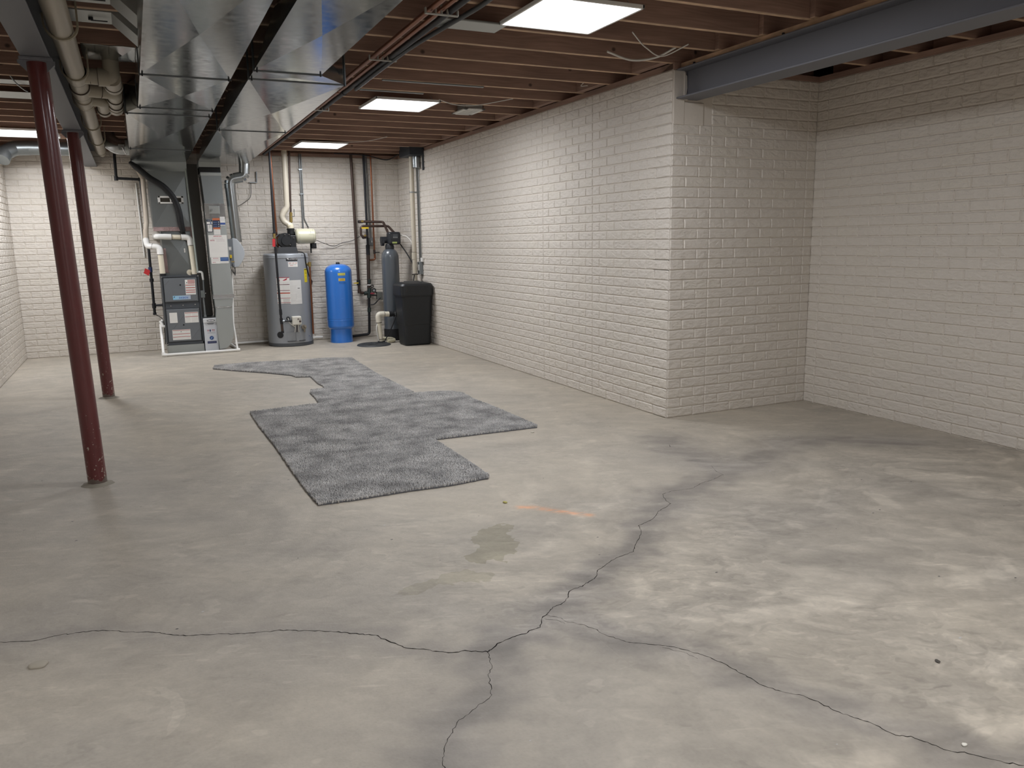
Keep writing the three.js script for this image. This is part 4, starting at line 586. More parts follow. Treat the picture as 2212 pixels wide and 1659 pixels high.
{ const t = thing('return_drop', 'tall galvanized return air drop covered in notices, ending in a curved boot', 'air duct'), z = -5.80, zb = -6.12;
  part('collar', [hexa([[-2.690, 2.262, zb], [-2.442, 2.262, zb], [-2.442, 2.262, z - 0.005], [-2.690, 2.262, z - 0.005]], [[-2.690, 2.325, zb], [-2.442, 2.325, zb], [-2.442, 2.325, z - 0.005], [-2.690, 2.325, z - 0.005]]), bx(-2.694, -2.438, 2.293, 2.302, zb, z - 0.001)], galvDull, t);
  part('flexible_connector', hexa([[-2.685, 2.19, zb + 0.01], [-2.446, 2.19, zb + 0.01], [-2.446, 2.19, z - 0.012], [-2.685, 2.19, z - 0.012]], [[-2.685, 2.265, zb + 0.01], [-2.446, 2.265, zb + 0.01], [-2.446, 2.265, z - 0.012], [-2.685, 2.265, z - 0.012]]), rubber, t, 'black canvas connector');
  part('upper_drop', hexa([[-2.657, 1.80, zb], [-2.436, 1.80, zb], [-2.436, 1.80, z], [-2.657, 1.80, z]], [[-2.679, 2.20, zb], [-2.446, 2.20, zb], [-2.446, 2.20, z], [-2.679, 2.20, z]]), galvGrey, t);
  part('gap_shade_panel', hexa([[-2.79, 0.44, -6.40], [-2.64, 0.44, -6.40], [-2.64, 0.44, -6.125], [-2.79, 0.44, -6.125]], [[-2.81, 2.32, -6.40], [-2.69, 2.32, -6.40], [-2.69, 2.32, -6.125], [-2.81, 2.32, -6.125]]), std(0x6e6b67, 0.9), t, 'added dark panel standing in for shade in the gap to the furnace');  // added dark sheet, paints the deep shade between plenum and drop
  part('flange', rb(-2.682, -2.442, 2.160, 2.196, zb - 0.003, z + 0.004, 0.002), galvDull, t);
  part('lower_drop', crossbreak([[-2.640, 0.70, zb], [-2.408, 0.70, zb], [-2.408, 0.70, z], [-2.640, 0.70, z]], [[-2.657, 1.80, zb], [-2.436, 1.80, zb], [-2.436, 1.80, z], [-2.657, 1.80, z]], 0.003), galvDull, t);
  const bp = [[-2.640, 0.70], [-2.632, 0.60], [-2.625, 0.53], [-2.632, 0.45], [-2.617, 0.035]]; for (let k = 0; k <= 10; k++) { const a = k / 10 * Math.PI / 2; bp.push([-2.575 + 0.139 * Math.sin(a), 0.275 - 0.235 * Math.cos(a)]); } bp.push([-2.436, 0.40], [-2.437, 0.555], [-2.42, 0.62], [-2.408, 0.70]);
  part('boot', poly(bp, z - zb - 0.004).translate(0, 0, zb), galvDull, t, 'curved sheet metal boot at the foot');
  part('foil_tape', [rb(-2.645, -2.402, 0.675, 0.715, z - 0.004, z + 0.002, 0.001), rb(-2.628, -2.432, 0.560, 0.572, z - 0.004, z + 0.002, 0.001), rb(-2.665, -2.43, 1.80, 1.83, z - 0.004, z + 0.002, 0.001), rb(-2.665, -2.615, 1.645, 1.82, z - 0.004, z + 0.0025, 0.001), rb(-2.49, -2.43, 1.645, 1.82, z - 0.004, z + 0.0025, 0.001), rb(-2.655, -2.43, 1.645, 1.70, z - 0.004, z + 0.002, 0.001)], foil, t, 'crumpled shiny foil tape');
  part('foil_tape', [rb(-2.646, -2.40, 0.67, 0.72, z - 0.15, z + 0.0025, 0.002)], foil, t);
  const th = part('control_box', rb(-2.618, -2.494, 1.705, 1.792, z, z + 0.022, 0.004), std(0x9a9c99, 0.5, 0.2), t, 'small grey control plate with a knob'); part('knob', rod([-2.588, 1.752, z + 0.02], [-2.588, 1.752, z + 0.032], 0.013, 16), std(0x7f817f, 0.5), th);
  const zz = z + 0.0035;
  sticker('notice', t, -2.654, -2.590, 1.486, 1.638, zz, (g, w, h) => { g.fillStyle = '#22283a'; g.fillRect(0, 0, w, h * 0.18); text(g, 'FILTER', w / 2, h * 0.09, h * 0.09, '#cfd3dc'); g.fillStyle = '#5f6f95'; g.beginPath(); g.arc(w * 0.72, h * 0.27, w * 0.16, 0, 7); g.fill(); g.strokeStyle = '#2a2f44'; g.lineWidth = 8; g.strokeRect(3, h * 0.38, w - 6, h * 0.6); g.lineWidth = 3; g.beginPath(); g.moveTo(w * 0.5, h * 0.45); g.lineTo(w * 0.5, h * 0.7); g.stroke(); lines(g, w * 0.15, h * 0.45, w * 0.7, 5, 11); }, 'white and navy notice');
  sticker('notice', t, -2.585, -2.501, 1.520, 1.655, zz, (g, w, h) => { g.fillStyle = '#1f2a48'; g.fillRect(0, 0, w, h); g.fillStyle = '#c4714c'; g.fillRect(0, 0, w, h * 0.2); g.fillRect(0, h * 0.84, w, h * 0.16); for (const q of [0.33, 0.52, 0.70]) { lines(g, w * 0.08, h * q, w * 0.6, 2, 8, '#7f93b8', 4); g.fillStyle = '#e8e8e8'; g.beginPath(); g.arc(w * 0.82, h * q + 4, w * 0.07, 0, 7); g.fill(); } }, 'navy and orange notice');
  sticker('notice', t, -2.580, -2.503, 1.455, 1.519, zz, (g, w, h) => lines(g, 8, 12, w - 16, 5, 11, '#b9b7b2'), 'plain white card');
  sticker('notice', t, -2.498, -2.440, 1.562, 1.672, zz, (g, w, h) => { lines(g, 8, 14, w - 16, 5, 9, '#8e96a8'); g.fillStyle = '#3c5696'; g.fillRect(0, h * 0.66, w, h * 0.22); g.fillStyle = '#c9c7c2'; g.fillRect(0, h * 0.88, w, h * 0.12); }, 'white card with a blue bar');
  sticker('service_notice', t, -2.648, -2.434, 1.180, 1.450, zz, (g, w, h) => { text(g, 'IMPORTANT', w / 2, h * 0.055, h * 0.062, '#b2384a'); lines(g, w * 0.2, h * 0.12, w * 0.6, 3, 9, '#a98a92'); text(g, 'HOTZ', w * 0.2, h * 0.24, h * 0.075, '#a33349'); lines(g, w * 0.42, h * 0.2, w * 0.46, 4, 9, '#a98a92'); lines(g, w * 0.08, h * 0.36, w * 0.84, 12, 11, '#cfcac6', 1.5); }, 'large white service notice headed IMPORTANT');
  sticker('notice', t, -2.636, -2.530, 1.102, 1.178, zz, (g, w, h) => { text(g, 'IMPORTANT', w / 2, h * 0.14, h * 0.15, '#b2384a'); lines(g, w * 0.12, h * 0.3, w * 0.76, 3, 9, '#a98a92'); text(g, 'HOTZ', w * 0.3, h * 0.8, h * 0.18, '#a33349'); }, 'small white notice');
  sticker('notice', t, -2.529, -2.434, 1.104, 1.178, zz, (g, w, h) => { g.fillStyle = '#48689c'; g.fillRect(0, 0, w, h * 0.62); g.fillStyle = '#34528a'; g.fillRect(0, h * 0.44, w, h * 0.16); lines(g, w * 0.1, h * 0.2, w * 0.8, 2, 9, '#8ea6cc', 3); lines(g, w * 0.1, h * 0.72, w * 0.8, 2, 9); }, 'blue and white card');
}
{ const t = thing('bypass_duct', 'round galvanized humidifier bypass duct elbowing down from the return trunk', 'air duct'), z = -5.93;
  part('pipe', [rod([-2.145, 2.33, z], [-2.15, 2.26, z], 0.066, 28), rod([-2.335, 2.03, z], [-2.305, 1.36, z], 0.063, 28)], galvPipe, t);
  const el = fillet([V(-2.15, 2.27, z), V(-2.155, 2.165, z), V(-2.335, 2.13, z), V(-2.336, 2.02, z)], 0.1, 6);
  for (let i = 0; i < el.length - 1; i++) if (i % 2 === 0) { const e = el[Math.min(i + 2, el.length - 1)]; part('elbow_gore', sweep([el[i], e], 0.065 + (i % 4 ? 0.0015 : 0), { n: 28 }), galvPipe, t); }
}
{ const t = thing('humidifier', 'grey humidifier with a curved white cover on the right side of the return drop', 'humidifier');
  part('housing', rb(-2.432, -2.362, 1.06, 1.40, -6.06, -5.84, 0.006), std(0x6f7479, 0.45, 0.2), t);
  const pr = [[-2.362, 1.055], [-2.362, 1.405]]; for (let k = 0; k <= 12; k++) { const a = k / 12; pr.push([-2.345 + 0.11 * Math.sin(Math.PI * (0.08 + 0.84 * a)) , 1.395 - 0.335 * a]); }
  part('cover', poly(pr, 0.20, 0.006).translate(0, 0, -6.05), std(0xb4b9be, 0.35, 0.15), t);
  sticker('label', t, -2.422, -2.385, 1.262, 1.305, -5.8395, (g, w, h) => { g.strokeStyle = '#444'; g.lineWidth = 3; g.strokeRect(5, 5, w - 10, h - 10); lines(g, 10, 12, w - 20, 4, 9, '#555'); }, 'tiny white label');
  part('solenoid', rb(-2.412, -2.388, 1.165, 1.205, -5.842, -5.822, 0.004), yellow, t, 'yellow coil');
  part('valve', [rod([-2.40, 1.12, -5.85], [-2.36, 1.12, -5.85], 0.012, 12), rod([-2.38, 1.15, -5.85], [-2.38, 1.09, -5.85], 0.01, 12)], brass, t);
  part('wires', [tube(spline([[-2.40, 1.17, -5.84], [-2.41, 1.05, -5.85], [-2.37, 0.97, -5.85], [-2.36, 1.06, -5.86]]), 0.004, { n: 6 }), tube(spline([[-2.39, 1.10, -5.84], [-2.38, 1.0, -5.84], [-2.365, 0.95, -5.84], [-2.355, 1.08, -5.86]]), 0.004, { n: 6 })], blackPlastic, t);
}
solo('cable', tube(spline([[-2.265, 1.80, -5.95], [-2.15, 1.86, -6.2], [-2.04, 1.95, -6.38], [-2.02, 2.12, -6.40]]), 0.004, { n: 7 }), blackPlastic, 'thin dark cable sagging from the round bypass duct to a small wall bracket', 'cable');
solo('wall_bracket', [rb(-2.04, -1.94, 2.125, 2.135, -6.43, -6.40, 0.002), rod([-1.945, 2.13, -6.41], [-1.94, 2.27, -6.41], 0.009, 10)], emt, 'small metal pipe stub on the back wall beside the tall gas pipe', 'bracket');

// ---------------------------------------------------------------- water heater
const HX = -1.680, HZ = -6.135, HR = 0.288, HT = 1.205;
{
  const t = thing('water_heater', 'large grey gas water heater with warning labels and a black blower on top', 'water heater', [HX, 0, HZ]), grey = std(0x969a9f, 0.36, 0.15);
  part('tank', lathe([[0.0, 0.012], [HR - 0.012, 0.012], [HR - 0.004, 0.018], [HR, 0.05], [HR, HT - 0.035], [HR - 0.004, HT - 0.012], [HR - 0.016, HT], [0, HT + 0.004]], 72), grey, t);
  part('bottom_rim', lathe([[HR - 0.02, 0.0], [HR + 0.003, 0.0], [HR + 0.005, 0.012], [HR + 0.001, 0.045]], 72), std(0x55585c, 0.4, 0.3), t);
  part('top_seam', lathe([[HR + 0.0005, HT - 0.058], [HR + 0.0035, HT - 0.054], [HR + 0.0035, HT - 0.046], [HR + 0.0005, HT - 0.042]], 72), grey, t);
  const bw = part('blower_base', [hexa([[-0.125, HT, -0.10], [0.145, HT, -0.10], [0.145, HT, 0.12], [-0.125, HT, 0.12]], [[-0.10, HT + 0.085, -0.09], [0.13, HT + 0.085, -0.09], [0.13, HT + 0.085, 0.10], [-0.10, HT + 0.085, 0.10]]), rb(0.06, 0.135, HT + 0.08, HT + 0.235, -0.06, 0.08, 0.01)], blackPlastic, t, 'black blower');
  part('fan_housing', [rod([0, HT + 0.17, -0.06], [0, HT + 0.17, 0.075], 0.095, 36), rod([0.005, HT + 0.165, 0.075], [0.005, HT + 0.165, 0.10], 0.06, 28)], blackPlastic, bw);
  part('motor_rim', new THREE.TorusGeometry(0.088, 0.007, 10, 40).rotateY(0.5).translate(-0.055, HT + 0.16, 0.01), std(0x26282c, 0.35, 0.3), bw);
  part('exhaust_collar', [rod([0.085, HT + 0.23, 0.01], [0.085, HT + 0.325, 0.01], 0.047, 24), rod([0.085, HT + 0.25, 0.01], [0.085, HT + 0.262, 0.01], 0.055, 24), rod([0.085, HT + 0.305, 0.01], [0.085, HT + 0.318, 0.01], 0.053, 24)], blackPlastic, bw);
  for (const [x, y] of [[-0.01, 0.245], [0.045, 0.245], [0.05, 0.115], [0.10, 0.20]]) part('bolt', rod([x, HT + y, 0.08], [x, HT + y, 0.108], 0.006, 8), chrome, bw);
  part('cord', tube(spline([[-0.10, HT + 0.22, -0.02], [-0.13, HT + 0.30, -0.03], [-0.115, HT + 0.31, -0.03], [-0.08, HT + 0.23, 0]]), 0.006, { n: 7 }), rubber, t);
  const rp = (a, y, dr = 0) => [(HR + dr) * Math.sin(a), y, (HR + dr) * Math.cos(a)];
  part('cord', tube(spline([[0.13, HT + 0.02, 0.10], [0.19, HT + 0.012, 0.13], rp(0.78, HT - 0.02, 0.008), rp(0.86, HT - 0.15, 0.008), rp(1.0, HT - 0.30, 0.02), rp(1.12, HT - 0.37, 0.04), rp(1.10, HT - 0.42, 0.03)]), 0.007, { n: 8 }), rubber, t);
  const A0 = -0.30;                                                // the labels face the camera, a little left of the room's axis
  wrapped('nameplate', t, HR, 0.094, 0.150, 1.113, 1.162, (g, w, h) => { g.fillStyle = '#16181c'; g.fillRect(0, 0, w, h); g.fillStyle = '#e8e8e8'; g.fillRect(w * 0.07, h * 0.27, h * 0.42, h * 0.44); g.fillStyle = '#16181c'; g.beginPath(); g.moveTo(w * 0.07, h * 0.71); g.lineTo(w * 0.12, h * 0.40); g.lineTo(w * 0.17, h * 0.71); g.fill(); text(g, 'Lochinvar', w * 0.61, h * 0.5, h * 0.46, '#e8e8e8', 'bold', 'center', 'serif'); }, 'black nameplate with white lettering');
  wrapped('label', t, HR, 0.13, 0.125, 1.035, 1.098, (g, w, h) => { text(g, 'HEAT - HOT - AIR', w / 2, h * 0.24, h * 0.22, '#b04a44'); lines(g, w * 0.08, h * 0.44, w * 0.84, 1, 8, '#666', 4); text(g, 'HOTZ', w * 0.36, h * 0.72, h * 0.24, '#a83c46'); lines(g, w * 0.56, h * 0.66, w * 0.3, 2, 8); }, 'small white label with red lettering');
  wrapped('warning_label', t, HR, -0.363, 0.168, 0.565, 0.905, (g, w, h) => { for (const [q, th, c] of [[0.0, 0.025, '#a53a44'], [0.265, 0.02, '#5e2a36'], [0.49, 0.02, '#7c3038'], [0.575, 0.045, '#b4503e'], [0.78, 0.02, '#a5545c'], [0.95, 0.02, '#a5545c']]) { g.fillStyle = c; g.fillRect(0, h * q, w, h * th); } g.strokeStyle = '#9a3440'; g.lineWidth = 5; g.beginPath(); g.arc(w * 0.16, h * 0.12, w * 0.09, 0, 7); g.stroke(); g.fillStyle = '#b02c40'; g.beginPath(); g.moveTo(w * 0.48, h * 0.12); g.lineTo(w * 0.75, h * 0.05); g.lineTo(w * 0.84, h * 0.02); g.lineTo(w * 0.8, h * 0.10); g.lineTo(w * 0.6, h * 0.13); g.fill(); g.fillStyle = '#2a2a2e'; g.fillRect(w * 0.03, h * 0.345, w * 0.18, h * 0.03); lines(g, w * 0.5, h * 0.18, w * 0.45, 5, 10); lines(g, w * 0.45, h * 0.32, w * 0.5, 11, 10); lines(g, w * 0.05, h * 0.65, w * 0.9, 8, 10); lines(g, w * 0.05, h * 0.83, w * 0.3, 8, 8); lines(g, w * 0.45, h * 0.83, w * 0.5, 7, 10, '#555', 3); }, 'white warning label with dark red bars');
  wrapped('instruction_label', t, HR, 0.19, 0.158, 0.555, 0.865, (g, w, h) => { g.fillStyle = '#dcdbd8'; g.fillRect(0, 0, w, h); lines(g, w * 0.08, h * 0.06, w * 0.84, 6, 12, '#c4c2be'); lines(g, w * 0.04, h * 0.24, w * 0.5, 11, 9, '#b4b2ae'); g.fillStyle = '#3c3c3a'; g.fillRect(w * 0.66, h * 0.33, w * 0.2, h * 0.025); lines(g, w * 0.54, h * 0.42, w * 0.42, 13, 9, '#b0aeaa'); lines(g, w * 0.05, h * 0.57, w * 0.42, 12, 9, '#aeaca8'); lines(g, w * 0.05, h * 0.85, w * 0.88, 5, 8, '#b4b2ae'); g.fillStyle = '#8f8d8a'; g.fillRect(w * 0.49, h * 0.56, 2, h * 0.24); }, 'tall white instruction label with fine print');
  wrapped('energy_label', t, HR, 0.80, 0.062, 0.83, 1.005, (g, w, h) => { g.fillStyle = '#e0cd2c'; g.fillRect(0, 0, w, h); g.fillStyle = '#3a3820'; g.fillRect(w * 0.05, h * 0.04, w * 0.9, h * 0.06); lines(g, w * 0.2, h * 0.2, w * 0.6, 3, 14, '#6a6420', 5); g.fillRect(w * 0.55, h * 0.32, w * 0.25, h * 0.04); lines(g, w * 0.3, h * 0.5, w * 0.5, 2, 16, '#8a8230', 4); lines(g, w * 0.15, h * 0.74, w * 0.7, 4, 10, '#a89e30', 3); }, 'yellow energy label');
  const rv = part('relief_valve', [rod(rp(0.93, 1.06), rp(0.93, 1.06, 0.05), 0.018, 16), rod(rp(0.93, 1.09, 0.045), rp(0.93, 1.03, 0.045), 0.02, 16), rod(rp(0.86, 1.075, 0.04), rp(0.98, 1.08, 0.055), 0.01, 10)], brass, t, 'brass relief valve');
  part('discharge_pipe', tube([rp(0.93, 1.04, 0.045), rp(0.93, 0.90, 0.045), rp(1.0, 0.14, 0.03)], 0.0125, { n: 12 }), copper, t, 'copper discharge pipe'); part('discharge_pipe', tube([rp(1.06, 0.88, 0.02), rp(1.10, 0.16, 0.02)], 0.009, { n: 10 }), copperDark, t);
  // burner: gas valve, cables, access door, vent
  const gv = part('gas_valve', new RoundedBoxGeometry(0.118, 0.112, 0.075, 3, 0.014).rotateY(0.05).translate(0.03, 0.345, 0.325), std(0xd4d1c6, 0.45), t, 'off-white gas control valve');
  for (const [x, y, r] of [[0.045, 0.365, 0.008], [0.068, 0.334, 0.013], [0.068, 0.362, 0.005]]) part('dial', rod([x, y, 0.355], [x + 0.002, y, 0.368], r, 14), std(0x3a2626, 0.5), gv);
  part('nozzle', [rod([-0.025, 0.345, 0.325], [-0.06, 0.345, 0.325], 0.014, 14)], blackIron, t); part('ring', new THREE.TorusGeometry(0.017, 0.006, 8, 24).translate(-0.07, 0.375, 0.29), rubber, t);
  part('drain_valve', [rod([0.12, 0.255, 0.24], [0.13, 0.25, 0.305], 0.030, 20), rod([0.128, 0.255, 0.295], [0.138, 0.265, 0.34], 0.014, 14), rod([0.13, 0.25, 0.30], [0.132, 0.185, 0.295], 0.013, 12)], std(0x8b8478, 0.45, 0.3), t);
  for (const [x, dx] of [[0.015, -0.012], [0.035, -0.004], [0.05, 0.006]]) part('tube', tube(spline([[x, 0.295, 0.325], [x + dx * 0.4, 0.25, 0.325], [x + dx, 0.19, 0.312]]), 0.0045, { n: 7 }), x === 0.035 ? copperDark : whiteCable, t);
  part('tube', tube(spline([[-0.07, 0.375, 0.30], [-0.065, 0.33, 0.315], [-0.02, 0.285, 0.325], [0.015, 0.26, 0.318]]), 0.006, { n: 8 }), whiteCable, t);
  const sect = (a0, a1, y0, y1, dr) => { const g = new THREE.CylinderGeometry(HR + dr, HR + dr, y1 - y0, 14, 1, false, a0, a1 - a0).translate(0, (y0 + y1) / 2, 0); return g; };
  const ad = part('access_door', [sect(-0.32, 0.50, 0.075, 0.192, 0.006)], grey, t, 'curved access door'); part('door_rib', [sect(0.06, 0.17, 0.072, 0.196, 0.018)], grey, ad); part('door_lip', sect(-0.32, 0.50, 0.068, 0.078, 0.012), std(0x4e5155, 0.45, 0.2), ad);
  part('sight_port', rod(rp(-0.64, 0.158, -0.02), rp(-0.64, 0.158, 0.006), 0.042, 32), std(0x1a1b1e, 0.7), t, 'round black air opening');
  for (const [a, y] of [[0.62, HT - 0.018], [0.86, HT - 0.018], [0.95, 0.11], [0.78, 0.12]]) part('screw', rod(rp(a, y, -0.002), rp(a, y, 0.004), 0.006, 8), chrome, t);
}
{ const t = thing('gas_pipe', 'black iron gas pipe with a red tag, running down in front of the water heater', 'pipe'), z = -5.80;
  part('pipe', tube([[-1.853, JB, z], [-1.860, 1.40, z], [-1.845, 0.37, z], [-1.838, 0.21, z]], 0.0145, { n: 14 }), blackIron, t);
  part('fitting', [rod([-1.846, 0.50, z], [-1.845, 0.43, z], 0.019, 14), rod([-1.845, 0.385, z], [-1.841, 0.31, z], 0.020, 14), rod([-1.838, 0.22, z], [-1.838, 0.192, z], 0.019, 14), rod([-1.862, 1.47, z], [-1.862, 1.42, z], 0.02, 14)], blackIron, t);
  part('drip_leg', rod([-1.842, 0.33, z], [-1.838, 0.215, z], 0.0165, 14), copperDark, t);
  part('union', [rod([-1.83, 0.343, z], [-1.805, 0.343, z], 0.019, 14)], emt, t); part('branch', rod([-1.81, 0.343, z], [-1.66, 0.345, z - 0.02], 0.010, 12), blackIron, t);
  part('valve', rod([-1.862, 1.46, z + 0.005], [-1.862, 1.40, z + 0.005], 0.017, 12), brass, t);
  part('tag', hexa([[-1.895, 1.30, z + 0.02], [-1.860, 1.295, z + 0.02], [-1.860, 1.295, z + 0.023], [-1.895, 1.30, z + 0.023]], [[-1.890, 1.395, z + 0.02], [-1.856, 1.395, z + 0.02], [-1.856, 1.395, z + 0.023], [-1.890, 1.395, z + 0.023]]), red, t, 'red tag');
}
{ const t = thing('copper_pipe', 'copper water pipe dropping to the water heater just behind the black gas pipe', 'pipe');
  part('pipe', tube([[-1.785, JB, -6.16], [-1.774, 1.49, -6.16], [-1.762, HT, -6.16]], 0.013, { n: 12 }), copper, t); part('fitting', [rod([-1.765, HT, -6.16], [-1.764, HT + 0.07, -6.16], 0.018, 12)], brass, t); }
{ const t = thing('copper_pipe', 'dull copper pipe with a lever valve, right of the beige vent of the water heater', 'pipe');
  part('pipe', tube([[-1.538, JB, -6.21], [-1.568, 1.68, -6.21], [-1.58, HT, -6.21]], 0.0135, { n: 12 }), copperDark, t); part('valve', [rod([-1.565, 1.74, -6.21], [-1.57, 1.61, -6.21], 0.021, 14)], brass, t); part('lever', [rod([-1.565, 1.68, -6.195], [-1.53, 1.685, -6.18], 0.005, 8), rod([-1.53, 1.68, -6.18], [-1.525, 1.78, -6.18], 0.005, 8)], emt, t); }
{ const t = thing('vent_pipe', 'beige plastic vent pipe with ribbed bends rising from the black blower of the water heater', 'pipe'), z = -6.125, x = HX + 0.085;
  part('upper_pipe', rod([-1.615, JB + 0.1, -6.14], [-1.623, 1.86, -6.14], 0.036, 20), pvcTan, t);
  part('flexible_bend', sweep(spline([[-1.623, 1.87, -6.14], [-1.628, 1.80, -6.14], [-1.672, 1.735, -6.14], [-1.692, 1.68, -6.14], [-1.670, 1.62, -6.135], [-1.615, 1.575, z], [x + 0.002, 1.53, z]], 12), 0.036, { n: 20, rfn: q => 0.038 + (q > 0.45 && q < 0.8 ? 0.004 * Math.sin(q * 150) : 0) }), pvcTan, t);
  part('elbow', tube(spline([[-1.63, 1.575, z], [x - 0.005, 1.565, z], [x, 1.52, z]]), 0.041, { n: 20 }), std(0xd8cfb6, 0.35), t);
}
{ const t = thing('expansion_tank', 'small beige expansion tank lying on its side, right of the heater blower', 'tank'), z = -6.13, y = 1.428;
  const g = lathe([[0.0, -0.135], [0.05, -0.134], [0.083, -0.126], [0.095, -0.108], [0.098, -0.09], [0.098, 0.09], [0.095, 0.108], [0.083, 0.126], [0.05, 0.134], [0, 0.135]], 44).rotateZ(-Math.PI / 2).translate(-1.41, y, z); part('shell', g, phys(0xc9c6ae, 0.3, 0, { clearcoat: 0.4, clearcoatRoughness: 0.2 }), t);
  part('seam', [new THREE.TorusGeometry(0.0985, 0.0015, 6, 44).rotateY(Math.PI / 2).translate(-1.50, y, z), new THREE.TorusGeometry(0.0985, 0.0015, 6, 44).rotateY(Math.PI / 2).translate(-1.32, y, z)], std(0xa8a690, 0.4), t);
  part('end_disc', rod([-1.546, y, z], [-1.5435, y, z], 0.062, 32), std(0x8d8a7d, 0.5), t, 'darker grey left end');
  { const q = new THREE.CylinderGeometry(0.0992, 0.0992, 0.085, 8, 1, true, 0, 0.62), uv = q.attributes.uv; for (let i = 0; i < uv.count; i++) uv.setXY(i, uv.getY(i), uv.getX(i)); q.rotateZ(-Math.PI / 2).rotateX(-0.75).translate(-1.345, y, z);
    part('print', q, std(0xffffff, 0.35, 0, { map: canvasTex(128, 96, (g2, w, h) => { g2.fillStyle = '#c9c6ae'; g2.fillRect(0, 0, w, h); lines(g2, 14, 12, 100, 1, 8, '#55554a', 5); g2.fillStyle = '#2c2c28'; g2.fillRect(40, 40, 18, 12); g2.fillRect(66, 44, 20, 6); g2.fillRect(42, 66, 16, 9); }) }), t, 'faint dark print'); }
  part('bracket', [rod([-1.345, 1.335, z], [-1.345, HT, z], 0.010, 10), rb(-1.335, -1.275, 1.262, 1.335, z - 0.03, z + 0.035, 0.005), rod([-1.303, 1.30, z + 0.035], [-1.303, 1.30, z + 0.05], 0.018, 18)], blackPlastic, t, 'black valve bracket under the tank');
}
{ const t = thing('wall_conduit', 'grey electrical conduit running down the back wall behind the expansion tank', 'conduit'); part('conduit', [tube([[-1.374, H + 0.03, -6.405], [-1.380, 1.50, -6.405]], 0.0105, { n: 10 }), tube([[-1.350, H + 0.03, -6.412], [-1.356, 1.66, -6.412], [-1.305, 1.545, -6.412]], 0.007, { bend: 0.06, n: 8 })], emt, t); for (const y of [1.98, 2.3]) part('strap', rb(-1.395, -1.345, y, y + 0.018, -6.43, -6.392, 0.002), emt, t); }
solo('cable', tube(spline([[-1.28, 1.38, -6.15], [-1.12, 1.33, -6.35], [-0.97, 1.29, -6.40], [-0.86, 1.33, -6.40], [-0.72, 1.36, -6.38], [-0.62, 1.42, -6.30]]), 0.004, { n: 7 }), blackPlastic, 'thin dark cable sagging along the back wall from the expansion tank to the pipes', 'cable');

// ---------------------------------------------------------------- blue pressure tank
{ const t = thing('pressure_tank', 'tall bright blue pressure tank with yellow labels, right of the water heater', 'tank', [-1.022, 0, -6.025]), R = 0.179, blue = phys(0x2b74cc, 0.32, 0, { clearcoat: 0.8, clearcoatRoughness: 0.12 });
  const pr = [[R - 0.034, 0.16]]; for (let k = 0; k <= 8; k++) { const a = k / 8 * Math.PI / 2; pr.push([R - 0.05 + 0.05 * Math.sin(a), 0.235 - 0.055 * Math.cos(a)]); } pr.push([R, 0.296], [R + 0.002, 0.301], [R + 0.002, 0.308], [R, 0.313], [R, 0.322], [R + 0.002, 0.327], [R + 0.002, 0.334], [R, 0.339], [R, 0.945]); for (let k = 1; k <= 12; k++) { const a = k / 12 * Math.PI / 2; pr.push([0.02 + (R - 0.02) * Math.cos(a) ** 0.85, 0.945 + 0.108 * Math.sin(a)]); } pr.push([0, 1.053]);
  part('shell', lathe(pr, 64), blue, t); part('skirt', lathe([[0.151, 0.0], [0.154, 0.0], [0.152, 0.02], [0.147, 0.10], [0.146, 0.185], [0.150, 0.195]], 56), blue, t);
  part('cap', lathe([[0.0, 1.078], [0.018, 1.077], [0.026, 1.070], [0.027, 1.05]], 24), blackPlastic, t, 'black valve cap');
  const warnT = (g, w, h) => { g.fillStyle = '#c9c45e'; g.fillRect(0, 0, w, h); lines(g, w * 0.08, h * 0.25, w * 0.84, 3, 9, '#8a8440', 3); };
  wrapped('label', t, R, -0.03 + 0.05, 0.10, 0.905, 0.938, warnT, 'yellow label'); wrapped('label', t, R, 0.02, 0.088, 0.832, 0.867, (g, w, h) => { g.fillStyle = '#d6b44a'; g.fillRect(0, 0, w, h); text(g, 'WARNING', w / 2, h * 0.35, h * 0.34, '#4a3a28'); lines(g, w * 0.1, h * 0.62, w * 0.8, 2, 8, '#7a6632', 3); }, 'yellow warning label');
  wrapped('lettering', t, R, 0.06, 0.125, 0.795, 0.822, (g, w, h) => { g.fillStyle = '#2b74cc'; g.fillRect(0, 0, w, h); text(g, 'Pro-Line', w / 2, h / 2, h * 0.8, '#16304f', 'italic bold', 'center', 'serif'); }, 'dark lettering');
  part('emblem', poly([[-0.014, 0], [0.014, 0], [0.008, 0.012], [0.004, 0.026], [-0.004, 0.026], [-0.008, 0.012]], 0.002).rotateX(-0.55).translate(0.03, 0.985, 0.158), blackPlastic, t);
  for (const y of [0.47, 0.60]) wrapped('scuff', t, R, -0.02, 0.03, y, y + 0.003, (g, w, h) => { g.fillStyle = '#4f8fe0'; g.fillRect(0, 0, w, h); });
}
